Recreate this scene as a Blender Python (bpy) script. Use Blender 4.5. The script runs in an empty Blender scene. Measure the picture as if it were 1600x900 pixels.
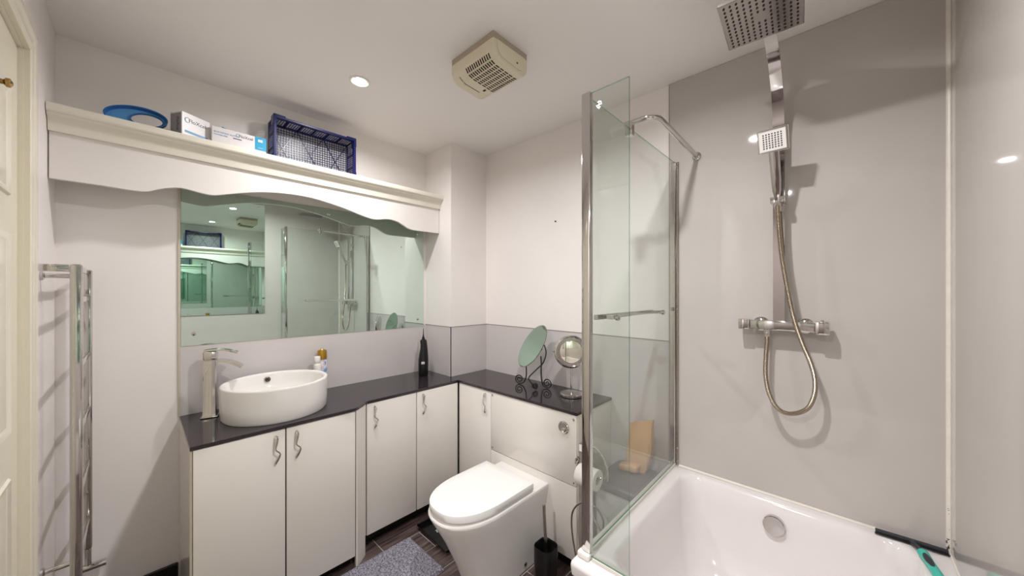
import bpy, bmesh, math, random
from mathutils import Vector, Matrix

C = bpy.context.scene.collection
sc = bpy.context.scene
PI = math.pi

# ------------------------------------------------------------------ camera, world, lights, exposure
cam = bpy.data.cameras.new('camera')
cam.sensor_width = 36.0
cam.lens = 36.0 * 548.37 / 1600.0
cam.shift_y = 4.907 / 1600.0
cam.clip_start = 0.02
cam_o = bpy.data.objects.new('camera', cam)
C.objects.link(cam_o)
cam_o.location = (0, 0, 1.44)
cam_o.rotation_euler = (math.radians(90), 0, math.radians(43.2724))
sc.camera = cam_o

world = bpy.data.worlds.new('world')
sc.world = world
world.use_nodes = True
world.node_tree.nodes['Background'].inputs[0].default_value = (1, 0.97, 0.94, 1)
world.node_tree.nodes['Background'].inputs[1].default_value = 0.05

sc.view_settings.view_transform = 'Standard'
sc.view_settings.look = 'None'
sc.view_settings.gamma = 1.0
sc.view_settings.use_curve_mapping = False
sc.view_settings.exposure = 1.13
sc.cycles.max_bounces = 24
sc.cycles.glossy_bounces = 24
sc.cycles.transparent_max_bounces = 24

ZC = 2.489            # ceiling height
LAMP_W = [5.0, 8.8, 12.6]
LAMPS = [(-1.755, 0.755), (-0.43, 0.812), (-0.43, -1.02)]


# ------------------------------------------------------------------ materials
def lin(c):
    return tuple(((x / 255) / 12.92 if x / 255 <= 0.04045 else ((x / 255 + 0.055) / 1.055) ** 2.4) for x in c) + (1,)


def mat(name, col, rough=0.5, metal=0.0, spec=0.5, noise=0.0, nscale=8.0, bump=0.0, bscale=60.0, coat=0.0):
    m = bpy.data.materials.new(name)
    m.use_nodes = True
    nt = m.node_tree
    b = nt.nodes['Principled BSDF']
    c = lin(col)
    b.inputs['Base Color'].default_value = c
    b.inputs['Roughness'].default_value = rough
    b.inputs['Metallic'].default_value = metal
    b.inputs['Specular IOR Level'].default_value = spec
    if coat:
        b.inputs['Coat Weight'].default_value = coat
        b.inputs['Coat Roughness'].default_value = 0.03
    if noise or bump:
        tc = nt.nodes.new('ShaderNodeTexCoord')
    if noise:
        n = nt.nodes.new('ShaderNodeTexNoise')
        n.inputs['Scale'].default_value = nscale
        n.inputs['Detail'].default_value = 6
        nt.links.new(tc.outputs['Object'], n.inputs['Vector'])
        r = nt.nodes.new('ShaderNodeValToRGB')
        r.color_ramp.elements[0].position = 0.3
        r.color_ramp.elements[1].position = 0.7
        r.color_ramp.elements[0].color = tuple(x * (1 - noise) for x in c[:3]) + (1,)
        r.color_ramp.elements[1].color = tuple(min(1, x * (1 + noise)) for x in c[:3]) + (1,)
        nt.links.new(n.outputs['Fac'], r.inputs['Fac'])
        nt.links.new(r.outputs['Color'], b.inputs['Base Color'])
    if bump:
        n2 = nt.nodes.new('ShaderNodeTexNoise')
        n2.inputs['Scale'].default_value = bscale
        n2.inputs['Detail'].default_value = 4
        nt.links.new(tc.outputs['Object'], n2.inputs['Vector'])
        bp = nt.nodes.new('ShaderNodeBump')
        bp.inputs['Strength'].default_value = bump
        bp.inputs['Distance'].default_value = 0.004
        nt.links.new(n2.outputs['Fac'], bp.inputs['Height'])
        nt.links.new(bp.outputs['Normal'], b.inputs['Normal'])
    return m


def glass_mat(name, tint, ior=1.45):
    m = bpy.data.materials.new(name)
    m.use_nodes = True
    nt = m.node_tree
    nt.nodes.remove(nt.nodes['Principled BSDF'])
    out = nt.nodes['Material Output']
    tr = nt.nodes.new('ShaderNodeBsdfTransparent')
    tr.inputs[0].default_value = tuple(tint) + (1,)
    gl = nt.nodes.new('ShaderNodeBsdfGlossy')
    gl.inputs['Roughness'].default_value = 0.0
    fr = nt.nodes.new('ShaderNodeFresnel')
    # thin pane: same reflectance on both faces, so the node's inside/outside flip is undone
    ge = nt.nodes.new('ShaderNodeNewGeometry')
    mr = nt.nodes.new('ShaderNodeMapRange')
    mr.inputs['To Min'].default_value = ior
    mr.inputs['To Max'].default_value = 1.0 / ior
    nt.links.new(ge.outputs['Backfacing'], mr.inputs['Value'])
    nt.links.new(mr.outputs[0], fr.inputs['IOR'])
    mx = nt.nodes.new('ShaderNodeMixShader')
    nt.links.new(fr.outputs[0], mx.inputs[0])
    nt.links.new(tr.outputs[0], mx.inputs[1])
    nt.links.new(gl.outputs[0], mx.inputs[2])
    nt.links.new(mx.outputs[0], out.inputs['Surface'])
    return m


def emit_mat(name, col, strength):
    m = bpy.data.materials.new(name)
    m.use_nodes = True
    b = m.node_tree.nodes['Principled BSDF']
    b.inputs['Base Color'].default_value = lin(col)
    b.inputs['Emission Color'].default_value = lin(col)
    b.inputs['Emission Strength'].default_value = strength
    return m


M = {}
M['wall'] = mat('wall_paint', (240, 233, 229), 0.45, noise=0.02, nscale=3, bump=0.05, bscale=90)
M['rear'] = mat('rear_wall_grey', (158, 148, 144), 0.3, noise=0.02, nscale=3)
M['ceiling'] = mat('ceiling_paint', (247, 242, 239), 0.6, noise=0.015, nscale=2, bump=0.04, bscale=70)
M['splash'] = mat('splashback_gloss', (206, 199, 197), 0.12, noise=0.012, nscale=5)
M['panel'] = mat('shower_panel_grey', (191, 184, 179), 0.035, spec=0.45, noise=0.03, nscale=4)
M['trim_white'] = mat('white_sealant', (228, 221, 210), 0.35, noise=0.04, nscale=40)
M['trim_grey'] = mat('panel_edge_trim', (140, 130, 124), 0.4, noise=0.03)
M['skirt'] = mat('black_skirting', (22, 18, 20), 0.2, noise=0.1)
M['grout'] = mat('pale_grout', (196, 188, 180), 0.8, noise=0.05, nscale=40)
M['door'] = mat('cream_gloss_paint', (232, 224, 205), 0.18, noise=0.015, nscale=3)
M['shelfpaint'] = mat('shelf_cream_paint', (232, 225, 210), 0.3, noise=0.02, nscale=4)
M['valance'] = mat('valance_white_paint', (234, 227, 222), 0.4, noise=0.015, nscale=4)
M['mirror'] = mat('mirror_silver', (222, 238, 231), 0.0, 1.0, noise=0.004)
M['mirror_green'] = mat('tinted_mirror_silver', (226, 243, 236), 0.01, 1.0, noise=0.004)
M['mirror_beige'] = mat('small_mirror_silver', (238, 232, 220), 0.02, 1.0, noise=0.004)
M['mirror_edge'] = mat('mirror_edge', (110, 130, 118), 0.2, noise=0.03)
M['chrome'] = mat('chrome', (205, 202, 200), 0.06, 1.0, noise=0.01)
M['chrome_dull'] = mat('dull_chrome', (176, 170, 166), 0.22, 1.0, noise=0.03, nscale=30)
M['hose'] = mat('hose_metal', (176, 163, 146), 0.28, 1.0, noise=0.03)
M['brass'] = mat('brass', (170, 140, 90), 0.2, 1.0, noise=0.03)
M['gold'] = mat('gold_cap', (190, 150, 62), 0.28, 0.9, noise=0.03)
M['ceramic'] = mat('white_ceramic', (234, 229, 225), 0.06, noise=0.004, nscale=3)
M['seat'] = mat('white_toilet_plastic', (238, 235, 232), 0.2, noise=0.004, nscale=3)
M['acrylic'] = mat('white_acrylic', (226, 219, 217), 0.08, noise=0.006, nscale=3)
M['cabinet'] = mat('cabinet_cream_gloss', (233, 226, 219), 0.1, noise=0.01, nscale=3)
M['carcass'] = mat('carcass_beige', (196, 186, 168), 0.4, noise=0.03)
M['carcass_gap_shade'] = mat('carcass_painted_shade', (70, 62, 58), 0.6, noise=0.05)  # dark body colour paints in the shade of the gaps between doors
M['granite'] = mat('worktop_black_stone', (46, 38, 43), 0.07, spec=0.6, noise=0.25, nscale=120)
M['black'] = mat('black_plastic', (20, 19, 21), 0.28, noise=0.08)
M['blackiron'] = mat('black_wrought_iron', (24, 22, 22), 0.4, noise=0.1, bump=0.1, bscale=200)
M['blackglass'] = mat('black_glass', (14, 14, 16), 0.05, noise=0.05)
M['white'] = mat('white_plastic', (236, 232, 228), 0.3, noise=0.01)
M['paper'] = mat('white_tissue', (240, 234, 228), 0.9, noise=0.02, bump=0.2, bscale=150)
M['card'] = mat('white_card', (226, 220, 220), 0.32, noise=0.01)
M['cardgrey'] = mat('grey_card', (150, 143, 146), 0.4, noise=0.05)
M['blueprint'] = mat('blue_print', (40, 150, 190), 0.35, noise=0.02)
M['inkblue'] = mat('ink_blue', (110, 160, 200), 0.5, noise=0.02)
M['inkdark'] = mat('ink_dark', (62, 62, 80), 0.5, noise=0.02)
M['crate'] = mat('navy_plastic', (16, 23, 88), 0.3, noise=0.06)
M['visor'] = mat('blue_foam', (84, 148, 204), 0.5, noise=0.06, nscale=12)
M['visor_dark'] = mat('dark_blue_foam', (48, 104, 170), 0.5, noise=0.06, nscale=12)
M['fan'] = mat('aged_cream_plastic', (226, 215, 190), 0.35, noise=0.03, nscale=6)
M['fanbase'] = mat('fan_plinth_beige', (178, 163, 146), 0.5, noise=0.05)
M['slot'] = mat('dark_brown_slot', (52, 38, 30), 0.7, noise=0.05)
M['teal'] = mat('teal_rubber', (60, 182, 164), 0.4, noise=0.03)
M['charcoal'] = mat('charcoal_rubber', (44, 46, 52), 0.45, noise=0.05)
M['orange'] = mat('orange_brown_paper', (200, 158, 112), 0.7, noise=0.06, nscale=12, bump=0.3, bscale=25)
M['binbody'] = mat('bin_pale_plastic', (205, 203, 200), 0.35, noise=0.02)
M['binlid'] = mat('bin_grey_lid', (96, 94, 96), 0.35, noise=0.04)
M['lamp'] = emit_mat('lit_lamp_lens', (255, 246, 236), 30.0)
M['glass'] = glass_mat('clear_glass', (0.955, 0.975, 0.965))
M['glass_edge'] = glass_mat('green_glass_edge', (0.42, 0.62, 0.54))
M['seal'] = mat('translucent_seal', (222, 216, 208), 0.35, noise=0.02)

# floor tile: dark wood-effect planks
m = mat('wood_effect_tile', (70, 58, 56), 0.32)
nt = m.node_tree
tc = nt.nodes.new('ShaderNodeTexCoord')
mp = nt.nodes.new('ShaderNodeMapping')
mp.inputs['Scale'].default_value = (42, 3, 1)
nz = nt.nodes.new('ShaderNodeTexNoise')
nz.inputs['Scale'].default_value = 2.0
nz.inputs['Detail'].default_value = 8
oi = nt.nodes.new('ShaderNodeObjectInfo')
ad = nt.nodes.new('ShaderNodeVectorMath')
ad.operation = 'ADD'
rp = nt.nodes.new('ShaderNodeValToRGB')
rp.color_ramp.elements[0].position = 0.32
rp.color_ramp.elements[0].color = lin((52, 42, 42))
rp.color_ramp.elements[1].position = 0.72
rp.color_ramp.elements[1].color = lin((122, 104, 98))
sm = nt.nodes.new('ShaderNodeVectorMath')
sm.operation = 'SCALE'
cmb = nt.nodes.new('ShaderNodeCombineXYZ')
nt.links.new(oi.outputs['Random'], cmb.inputs[0])
nt.links.new(oi.outputs['Random'], cmb.inputs[1])
nt.links.new(cmb.outputs[0], sm.inputs[0])
sm.inputs['Scale'].default_value = 37.0
nt.links.new(tc.outputs['Object'], mp.inputs['Vector'])
nt.links.new(mp.outputs[0], ad.inputs[0])
nt.links.new(sm.outputs[0], ad.inputs[1])
nt.links.new(ad.outputs[0], nz.inputs['Vector'])
nt.links.new(nz.outputs['Fac'], rp.inputs['Fac'])
nt.links.new(rp.outputs['Color'], nt.nodes['Principled BSDF'].inputs['Base Color'])
M['tile'] = m

# chenille mat
m = mat('chenille', (130, 126, 138), 0.95, spec=0.1)
nt = m.node_tree
tc = nt.nodes.new('ShaderNodeTexCoord')
nz = nt.nodes.new('ShaderNodeTexNoise')
nz.inputs['Scale'].default_value = 120
nz.inputs['Detail'].default_value = 5
rp = nt.nodes.new('ShaderNodeValToRGB')
rp.color_ramp.elements[0].position = 0.35
rp.color_ramp.elements[0].color = lin((92, 86, 100))
rp.color_ramp.elements[1].position = 0.68
rp.color_ramp.elements[1].color = lin((178, 174, 186))
nt.links.new(tc.outputs['Object'], nz.inputs['Vector'])
nt.links.new(nz.outputs['Fac'], rp.inputs['Fac'])
nt.links.new(rp.outputs['Color'], nt.nodes['Principled BSDF'].inputs['Base Color'])
M['chenille'] = m

# floral print on the aerosol can
m = mat('floral_print', (190, 205, 225), 0.25)
nt = m.node_tree
tc = nt.nodes.new('ShaderNodeTexCoord')
vo = nt.nodes.new('ShaderNodeTexVoronoi')
vo.inputs['Scale'].default_value = 70
rp = nt.nodes.new('ShaderNodeValToRGB')
for i, (p, c) in enumerate([(0.0, (110, 130, 180)), (0.3, (150, 190, 225)), (0.55, (225, 225, 232)), (0.75, (228, 178, 168)), (1.0, (235, 222, 215))]):
    e = rp.color_ramp.elements[i] if i < 2 else rp.color_ramp.elements.new(p)
    e.position = p
    e.color = lin(c)
sp = nt.nodes.new('ShaderNodeSeparateColor')
nt.links.new(tc.outputs['Object'], vo.inputs['Vector'])
nt.links.new(vo.outputs['Color'], sp.inputs[0])
nt.links.new(sp.outputs[0], rp.inputs['Fac'])
nt.links.new(rp.outputs['Color'], nt.nodes['Principled BSDF'].inputs['Base Color'])
M['floral'] = m


# ------------------------------------------------------------------ mesh helpers
def V(*a):
    return Vector(a)


class B:
    """collects shapes, then links ONE mesh object"""

    def __init__(self):
        self.bm = bmesh.new()

    def box(self, x0, x1, y0, y1, z0, z1, bev=0.0, seg=2, mi=0):
        r = bmesh.ops.create_cube(self.bm, size=1.0)
        vs = r['verts']
        for v in vs:
            v.co = Vector(((x0 + x1) / 2 + v.co.x * (x1 - x0), (y0 + y1) / 2 + v.co.y * (y1 - y0), (z0 + z1) / 2 + v.co.z * (z1 - z0)))
        es = set(e for v in vs for e in v.link_edges)
        fs = set(f for v in vs for f in v.link_faces)
        for f in fs:
            f.material_index = mi
        if bev > 0:
            bmesh.ops.bevel(self.bm, geom=list(es), offset=bev, segments=seg, affect='EDGES', profile=0.5)
        return self

    def obox(self, c, ax, ay, az, sx, sy, sz, bev=0.0, seg=2):
        """oriented box: centre c, unit axes, full sizes"""
        r = bmesh.ops.create_cube(self.bm, size=1.0)
        vs = r['verts']
        c = Vector(c)
        ax, ay, az = Vector(ax).normalized(), Vector(ay).normalized(), Vector(az).normalized()
        for v in vs:
            v.co = c + ax * (v.co.x * sx) + ay * (v.co.y * sy) + az * (v.co.z * sz)
        if bev > 0:
            es = set(e for v in vs for e in v.link_edges)
            bmesh.ops.bevel(self.bm, geom=list(es), offset=bev, segments=seg, affect='EDGES', profile=0.5)
        return self

    def loft(self, rings, cap0=True, cap1=True, closed=True, mi=0):
        bm = self.bm
        R = [[bm.verts.new(p) for p in ring] for ring in rings]
        n = len(R[0])
        for i in range(len(R) - 1):
            for j in range(n if closed else n - 1):
                k = (j + 1) % n
                f = bm.faces.new((R[i][j], R[i][k], R[i + 1][k], R[i + 1][j]))
                f.material_index = mi
        if cap0:
            bm.faces.new(list(reversed(R[0]))).material_index = mi
        if cap1:
            bm.faces.new(R[-1]).material_index = mi
        return self

    def cyl(self, p0, p1, r0, r1=None, n=24):
        p0, p1 = Vector(p0), Vector(p1)
        return self.tube([p0, p1], [r0, r0 if r1 is None else r1], n)

    def tube(self, pts, radii, n=12, closed=False, flat=None):
        """tube along a polyline; flat=(normal_hint, thickness ratio) gives an elliptical section"""
        pts = [Vector(p) for p in pts]
        if not isinstance(radii, (list, tuple)):
            radii = [radii] * len(pts)
        rings = []
        prev = None
        N = len(pts)
        for i, p in enumerate(pts):
            if closed:
                t = pts[(i + 1) % N] - pts[i - 1]
            else:
                t = pts[min(i + 1, N - 1)] - pts[max(i - 1, 0)]
            t.normalize()
            if prev is None:
                a = Vector((0, 0, 1)) if abs(t.z) < 0.9 else Vector((1, 0, 0))
                u = t.cross(a).normalized()
            else:
                u = prev - t * prev.dot(t)
                u.normalize()
            w = t.cross(u)
            prev = u
            rings.append([p + u * (radii[i] * math.cos(2 * PI * k / n)) + w * (radii[i] * math.sin(2 * PI * k / n)) for k in range(n)])
        if closed:
            rings.append(rings[0])
            bm = self.bm
            R = [[bm.verts.new(q) for q in ring] for ring in rings[:-1]]
            for i in range(N):
                a, b = R[i], R[(i + 1) % N]
                for j in range(n):
                    k = (j + 1) % n
                    bm.faces.new((a[j], a[k], b[k], b[j]))
            return self
        return self.loft(rings)

    def lathe(self, prof, c=(0, 0, 0), ax=(0, 0, 1), n=32):
        """prof: list of (radius, height) along axis ax from c"""
        ax = Vector(ax).normalized()
        a = Vector((1, 0, 0)) if abs(ax.x) < 0.9 else Vector((0, 1, 0))
        u = (a - ax * a.dot(ax)).normalized()
        w = ax.cross(u)
        c = Vector(c)
        rings = [[c + ax * h + u * (max(r, 1e-4) * math.cos(2 * PI * k / n)) + w * (max(r, 1e-4) * math.sin(2 * PI * k / n)) for k in range(n)] for r, h in prof]
        return self.loft(rings)

    def prism(self, poly, a0, a1, axis='z', bev=0.0):
        """extrude 2-D polygon; axis z: (x,y); axis x: (y,z); axis y: (x,z)"""
        def P(q, a):
            if axis == 'z':
                return (q[0], q[1], a)
            if axis == 'x':
                return (a, q[0], q[1])
            return (q[0], a, q[1])
        return self.loft([[P(q, a0) for q in poly], [P(q, a1) for q in poly]])

    def ribbon(self, pts, width_dir, w, t, bev=0.0):
        """flat strap: rectangle section w (along width_dir) x t swept along pts"""
        pts = [Vector(p) for p in pts]
        wd = Vector(width_dir).normalized()
        rings = []
        N = len(pts)
        for i, p in enumerate(pts):
            tn = (pts[min(i + 1, N - 1)] - pts[max(i - 1, 0)]).normalized()
            nn = tn.cross(wd).normalized()
            ww = w[i] if isinstance(w, (list, tuple)) else w
            rings.append([p + wd * (s * ww / 2) + nn * (q * t / 2) for s, q in ((-1, -1), (1, -1), (1, 1), (-1, 1))])
        return self.loft(rings)

    def build(self, name, material, parent=None, smooth=35, kind=None, label=None):
        bm = self.bm
        bmesh.ops.recalc_face_normals(bm, faces=bm.faces)
        me = bpy.data.meshes.new(name)
        bm.to_mesh(me)
        bm.free()
        mats = material if isinstance(material, (list, tuple)) else [material]
        for mm in mats:
            me.materials.append(M[mm])
        if smooth:
            for p in me.polygons:
                p.use_smooth = True
            me.set_sharp_from_angle(angle=math.radians(smooth))
        return link(me, name, parent, kind, label)


def root_loc(o):
    while o.parent:
        o = o.parent
    return o.location


def link(me, name, parent=None, kind=None, label=None):
    o = bpy.data.objects.new(name, me)
    C.objects.link(o)
    if parent is not None:
        o.parent = parent
        me.transform(Matrix.Translation(-root_loc(parent)))
    if kind:
        o['kind'] = kind
    if label:
        o['label'] = label
    return o


def thing(name, label, cat, loc, group=None):
    o = bpy.data.objects.new(name, None)
    C.objects.link(o)
    o.location = loc
    o.empty_display_size = 0.05
    o['label'] = label
    o['category'] = cat
    if group:
        o['group'] = group
    return o


def tag(o, label, cat, group=None):
    o['label'] = label
    o['category'] = cat
    if group:
        o['group'] = group
    return o


def text(body, size, org, right, up, material, parent, name='lettering', depth=0.0003, align='LEFT', sx=1.0):
    cu = bpy.data.curves.new(name, 'FONT')
    cu.body = body
    cu.size = size
    cu.extrude = depth
    cu.align_x = align
    cu.resolution_u = 3
    tmp = bpy.data.objects.new(name + '_tmp', cu)
    C.objects.link(tmp)
    bpy.context.view_layer.update()
    dg = bpy.context.evaluated_depsgraph_get()
    me = bpy.data.meshes.new_from_object(tmp.evaluated_get(dg))
    bpy.data.objects.remove(tmp)
    me.materials.clear()
    me.materials.append(M[material])
    r = Vector(right).normalized()
    u = Vector(up)
    u = (u - r * u.dot(r)).normalized()
    n = r.cross(u)
    mtx = Matrix(((r.x * sx, u.x, n.x, org[0]), (r.y * sx, u.y, n.y, org[1]), (r.z * sx, u.z, n.z, org[2]), (0, 0, 0, 1)))
    me.transform(mtx)
    return link(me, name, parent)


def catmull(pts, k=8):
    pts = [Vector(p) for p in pts]
    out = []
    n = len(pts)
    for i in range(n - 1):
        p0, p1, p2, p3 = pts[max(i - 1, 0)], pts[i], pts[i + 1], pts[min(i + 2, n - 1)]
        for j in range(k):
            t = j / k
            out.append(0.5 * ((2 * p1) + (p2 - p0) * t + (2 * p0 - 5 * p1 + 4 * p2 - p3) * t * t + (3 * p1 - p0 - 3 * p2 + p3) * t ** 3))
    out.append(pts[-1])
    return out


def rounded(poly, radii, seg=6):
    """closed CCW rectilinear-ish polygon with rounded corners; constant vertex count"""
    n = len(poly)
    out = []
    for i in range(n):
        p = Vector(poly[i]).to_2d()
        a = (Vector(poly[i - 1]).to_2d() - p).normalized()
        b = (Vector(poly[(i + 1) % n]).to_2d() - p).normalized()
        r = radii[i] if isinstance(radii, (list, tuple)) else radii
        c = p + (a + b) * r
        s, e = p + a * r - c, p + b * r - c
        a0 = math.atan2(s.y, s.x)
        a1 = math.atan2(e.y, e.x)
        d = (a1 - a0 + PI) % (2 * PI) - PI
        for k in range(seg + 1):
            t = a0 + d * k / seg
            out.append((c.x + r * math.cos(t), c.y + r * math.sin(t)))
    return out


def ell(cx, cy, rx, ry, z, n=48, rot=0.0):
    return [(cx + rx * math.cos(2 * PI * k / n) * math.cos(rot) - ry * math.sin(2 * PI * k / n) * math.sin(rot),
             cy + rx * math.cos(2 * PI * k / n) * math.sin(rot) + ry * math.sin(2 * PI * k / n) * math.cos(rot), z) for k in range(n)]


# ------------------------------------------------------------------ room shell
XL, YB, XR, YF = -2.337, 1.85, 0.267, -0.235
YREAR, XS = -1.9, -0.95
WT = 0.1

floor = B().box(XL - WT, XR + WT, YREAR - WT, YB + WT, -0.08, -0.003).build('floor', 'grout', kind='structure', smooth=0)
tile_me = None
pitch_x, pitch_y, gap = 0.1645, 0.66, 0.0045
i0 = 0
for ix in range(16):
    x0 = -1.841 + (ix - 3) * pitch_x + gap / 2
    off = (ix % 3) * 0.22
    for iy in range(7):
        y0 = -1.93 + iy * pitch_y + off - 0.22
        ya, yb = max(y0, YREAR), min(y0 + pitch_y - gap, YB)
        xa, xb = max(x0, XL), min(x0 + pitch_x - gap, XR)
        if yb - ya < 0.02 or xb - xa < 0.02:
            continue
        if xb < XS and yb < YF:
            continue
        full = abs((yb - ya) - (pitch_y - gap)) < 1e-6 and abs((xb - xa) - (pitch_x - gap)) < 1e-6
        if full and tile_me is not None:
            me = tile_me
        else:
            bb = B().box(0, xb - xa, 0, yb - ya, -0.003, 0.0, 0.0012, 1)
            bmesh.ops.recalc_face_normals(bb.bm, faces=bb.bm.faces)
            me = bpy.data.meshes.new('floor_tile')
            bb.bm.to_mesh(me)
            bb.bm.free()
            me.materials.append(M['tile'])
            if full:
                tile_me = me
        o = bpy.data.objects.new('floor_tile', me)
        C.objects.link(o)
        o.parent = floor
        o.location = (xa, ya, 0)

B().box(XL - WT, XR + WT, YREAR - WT, YB + WT, ZC, ZC + 0.08).build('ceiling', 'ceiling', kind='structure', smooth=0)
wl = B().box(XL - WT, XL, YF - WT, YB + WT, 0, ZC).build('wall_left', 'wall', kind='structure', smooth=0)
wb = B().box(XL, XR, YB, YB + WT, 0, ZC).build('wall_back', 'wall', kind='structure', smooth=0)
wr = B().box(XR, XR + WT, YREAR - WT, YB + WT, 0, ZC).build('wall_right', 'wall', kind='structure', smooth=0)
PX, PY = -2.0186, 1.5135
wc = B().box(XL, PX, PY, YB, 0, ZC).build('wall_corner', 'wall', kind='structure', smooth=0)
# door wall (to the left of the camera) and the space behind the camera
DX0, DX1, DZ = -1.765, -1.0, 2.160
bw = B()
bw.box(XL, DX0, YF - WT, YF, 0, ZC)
bw.box(DX1, XS, YF - WT, YF, 0, ZC)
bw.box(DX0, DX1, YF - WT, YF, DZ, ZC)
bw.build('wall_front', 'wall', kind='structure', smooth=0)
B().box(XS - WT, XS, YREAR, YF - WT, 0, ZC).build('wall_side', 'wall', kind='structure', smooth=0)
B().box(XS - WT, XR, YREAR - WT, YREAR, 0, ZC).build('wall_rear', 'rear', kind='structure', smooth=0)

# splashback panels and shower panels belong to their walls
ZT = 1.183
ZW = 0.8345
B().box(XL, XL + 0.004, 0.137, PY - 0.001, ZW + 0.0005, ZT - 0.012).build('splashback_panel', 'splash', wl, smooth=0)
B().box(XL, XL + 0.006, 1.492, PY - 0.001, ZW + 0.0005, ZT).build('splashback_panel', 'splash', wl, smooth=0)
B().box(XL, XL + 0.007, 0.128, 0.137, ZW + 0.0005, 1.953).build('panel_trim', 'carcass', wl, smooth=0)
B().box(XL + 0.001, PX + 0.004, PY - 0.004, PY, ZW + 0.0005, ZT).build('splashback_panel', 'splash', wc, smooth=0)
B().box(PX, PX + 0.004, PY - 0.004, YB - 0.001, ZW + 0.0005, ZT).build('splashback_panel', 'splash', wc, smooth=0)
B().box(XL + 0.001, PX + 0.0055, PY - 0.0055, PY, ZT, ZT + 0.004).box(PX, PX + 0.0055, PY - 0.004, YB - 0.001, ZT, ZT + 0.004).build('panel_trim', 'trim_grey', wc, smooth=0)
B().box(PX + 0.0045, -0.6395, YB - 0.004, YB, 0.1, ZT).build('splashback_panel', 'splash', wb, smooth=0)
B().box(PX + 0.0045, -0.6395, YB - 0.0055, YB, ZT, ZT + 0.004).build('panel_trim', 'trim_grey', wb, smooth=0)
B().box(-0.6385, XR - 0.006, YB - 0.006, YB, 0.45, ZC - 0.002).build('shower_panel', 'panel', wb, smooth=0)
B().box(-0.6415, -0.6385, YB - 0.007, YB, 0.5, ZC - 0.002).build('panel_trim', 'trim_grey', wb, smooth=0)
B().box(XR - 0.006, XR, YREAR + 0.01, YB - 0.006, 0.45, ZC - 0.002).build('shower_panel', 'panel', wr, smooth=0)
# sealant bead in the shower corner and along the bath
B().tube([(XR - 0.008, YB - 0.008, 0.573), (XR - 0.008, YB - 0.008, 1.3), (XR - 0.008, YB - 0.008, ZC)], 0.0085, 10).build('trim_3', 'trim_white', kind='structure')
B().tube([(-0.64, YB - 0.007, 0.572), (XR - 0.008, YB - 0.007, 0.572)], 0.006, 8).build('trim_4', 'trim_white', kind='structure')
B().tube([(XR - 0.007, YB - 0.008, 0.572), (XR - 0.007, 0.16, 0.572)], 0.005, 8).build('trim_5', 'trim_white', kind='structure')
# specks of mould on the bead by the bath corner
random.seed(4)
bm_ = B()
for k in range(26):
    z = 0.58 + random.random() ** 2.2 * 0.16
    bm_.obox((XR - 0.0155 + random.uniform(-0.001, 0.006), YB - 0.0155 + random.uniform(-0.001, 0.001), z), (1, -0.5, 0), (0.5, 1, 0), (0, 0, 1),
             random.uniform(0.001, 0.003), 0.002, random.uniform(0.001, 0.005))
bm_.build('mould_specks', 'slot', wb, smooth=0, kind='stuff')
# little dark wall plug hole
B().lathe([(0.0055, 0), (0.0055, 0.003), (0.003, 0.0045)], (-1.354, YB, 1.892), (0, -1, 0), 12).build('wall_plug', 'slot', wb)

B().box(XL, XL + 0.014, YF, 0.128, 0, 0.136, 0.003, 1).build('baseboard_left', 'skirt', kind='structure', smooth=0)
B().box(XL + 0.015, -1.86, YF, YF + 0.014, 0, 0.136, 0.003, 1).build('baseboard_front', 'skirt', kind='structure', smooth=0)

# ------------------------------------------------------------------ door on the left with its casing
door = B().box(DX0 + 0.003, DX1 - 0.003, YF - 0.05, YF - 0.010, 0.008, DZ - 0.003).build('door_1', 'door', kind='structure', smooth=0)
pan = [(-1.655, -1.42, 1.05, 1.60), (-1.655, -1.42, 1.70, 2.0), (-1.655, -1.42, 0.2, 0.93), (-1.345, -1.11, 1.05, 1.60), (-1.345, -1.11, 1.70, 2.0), (-1.345, -1.11, 0.2, 0.93)]
for (xa, xb, za, zb) in pan:
    q = B()
    y = YF - 0.010
    q.loft([[(xa, y, za), (xb, y, za), (xb, y, zb), (xa, y, zb)],
            [(xa + 0.004, y + 0.006, za + 0.004), (xb - 0.004, y + 0.006, za + 0.004), (xb - 0.004, y + 0.006, zb - 0.004), (xa + 0.004, y + 0.006, zb - 0.004)],
            [(xa + 0.016, y + 0.003, za + 0.016), (xb - 0.016, y + 0.003, za + 0.016), (xb - 0.016, y + 0.003, zb - 0.016), (xa + 0.016, y + 0.003, zb - 0.016)],
            [(xa + 0.024, y + 0.0005, za + 0.024), (xb - 0.024, y + 0.0005, za + 0.024), (xb - 0.024, y + 0.0005, zb - 0.024), (xa + 0.024, y + 0.0005, zb - 0.024)],
            [(xa + 0.055, y + 0.005, za + 0.055), (xb - 0.055, y + 0.005, za + 0.055), (xb - 0.055, y + 0.005, zb - 0.055), (xa + 0.055, y + 0.005, zb - 0.055)]])
    q.build('raised_panel', 'door', door, smooth=20)
hk = B()
hk.lathe([(0.016, 0), (0.016, 0.004), (0.007, 0.006), (0.006, 0.016), (0.011, 0.020), (0.011, 0.026), (0.004, 0.030)], (-1.502, YF - 0.010, 1.955), (0, 1, 0), 18)
hk.build('coat_hook', 'brass', door)


def casing_prof(x_in, sgn):
    # (x, y) profile of a moulded architrave, inner edge at x_in, running outward by sgn
    pr = [(0, 0), (0, 0.012), (0.008, 0.016), (0.02, 0.0165), (0.03, 0.012), (0.042, 0.011), (0.05, 0.016), (0.06, 0.019), (0.07, 0.018), (0.078, 0.013), (0.08, 0.0)]
    return [(x_in + sgn * a, YF + b) for a, b in pr]


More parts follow.
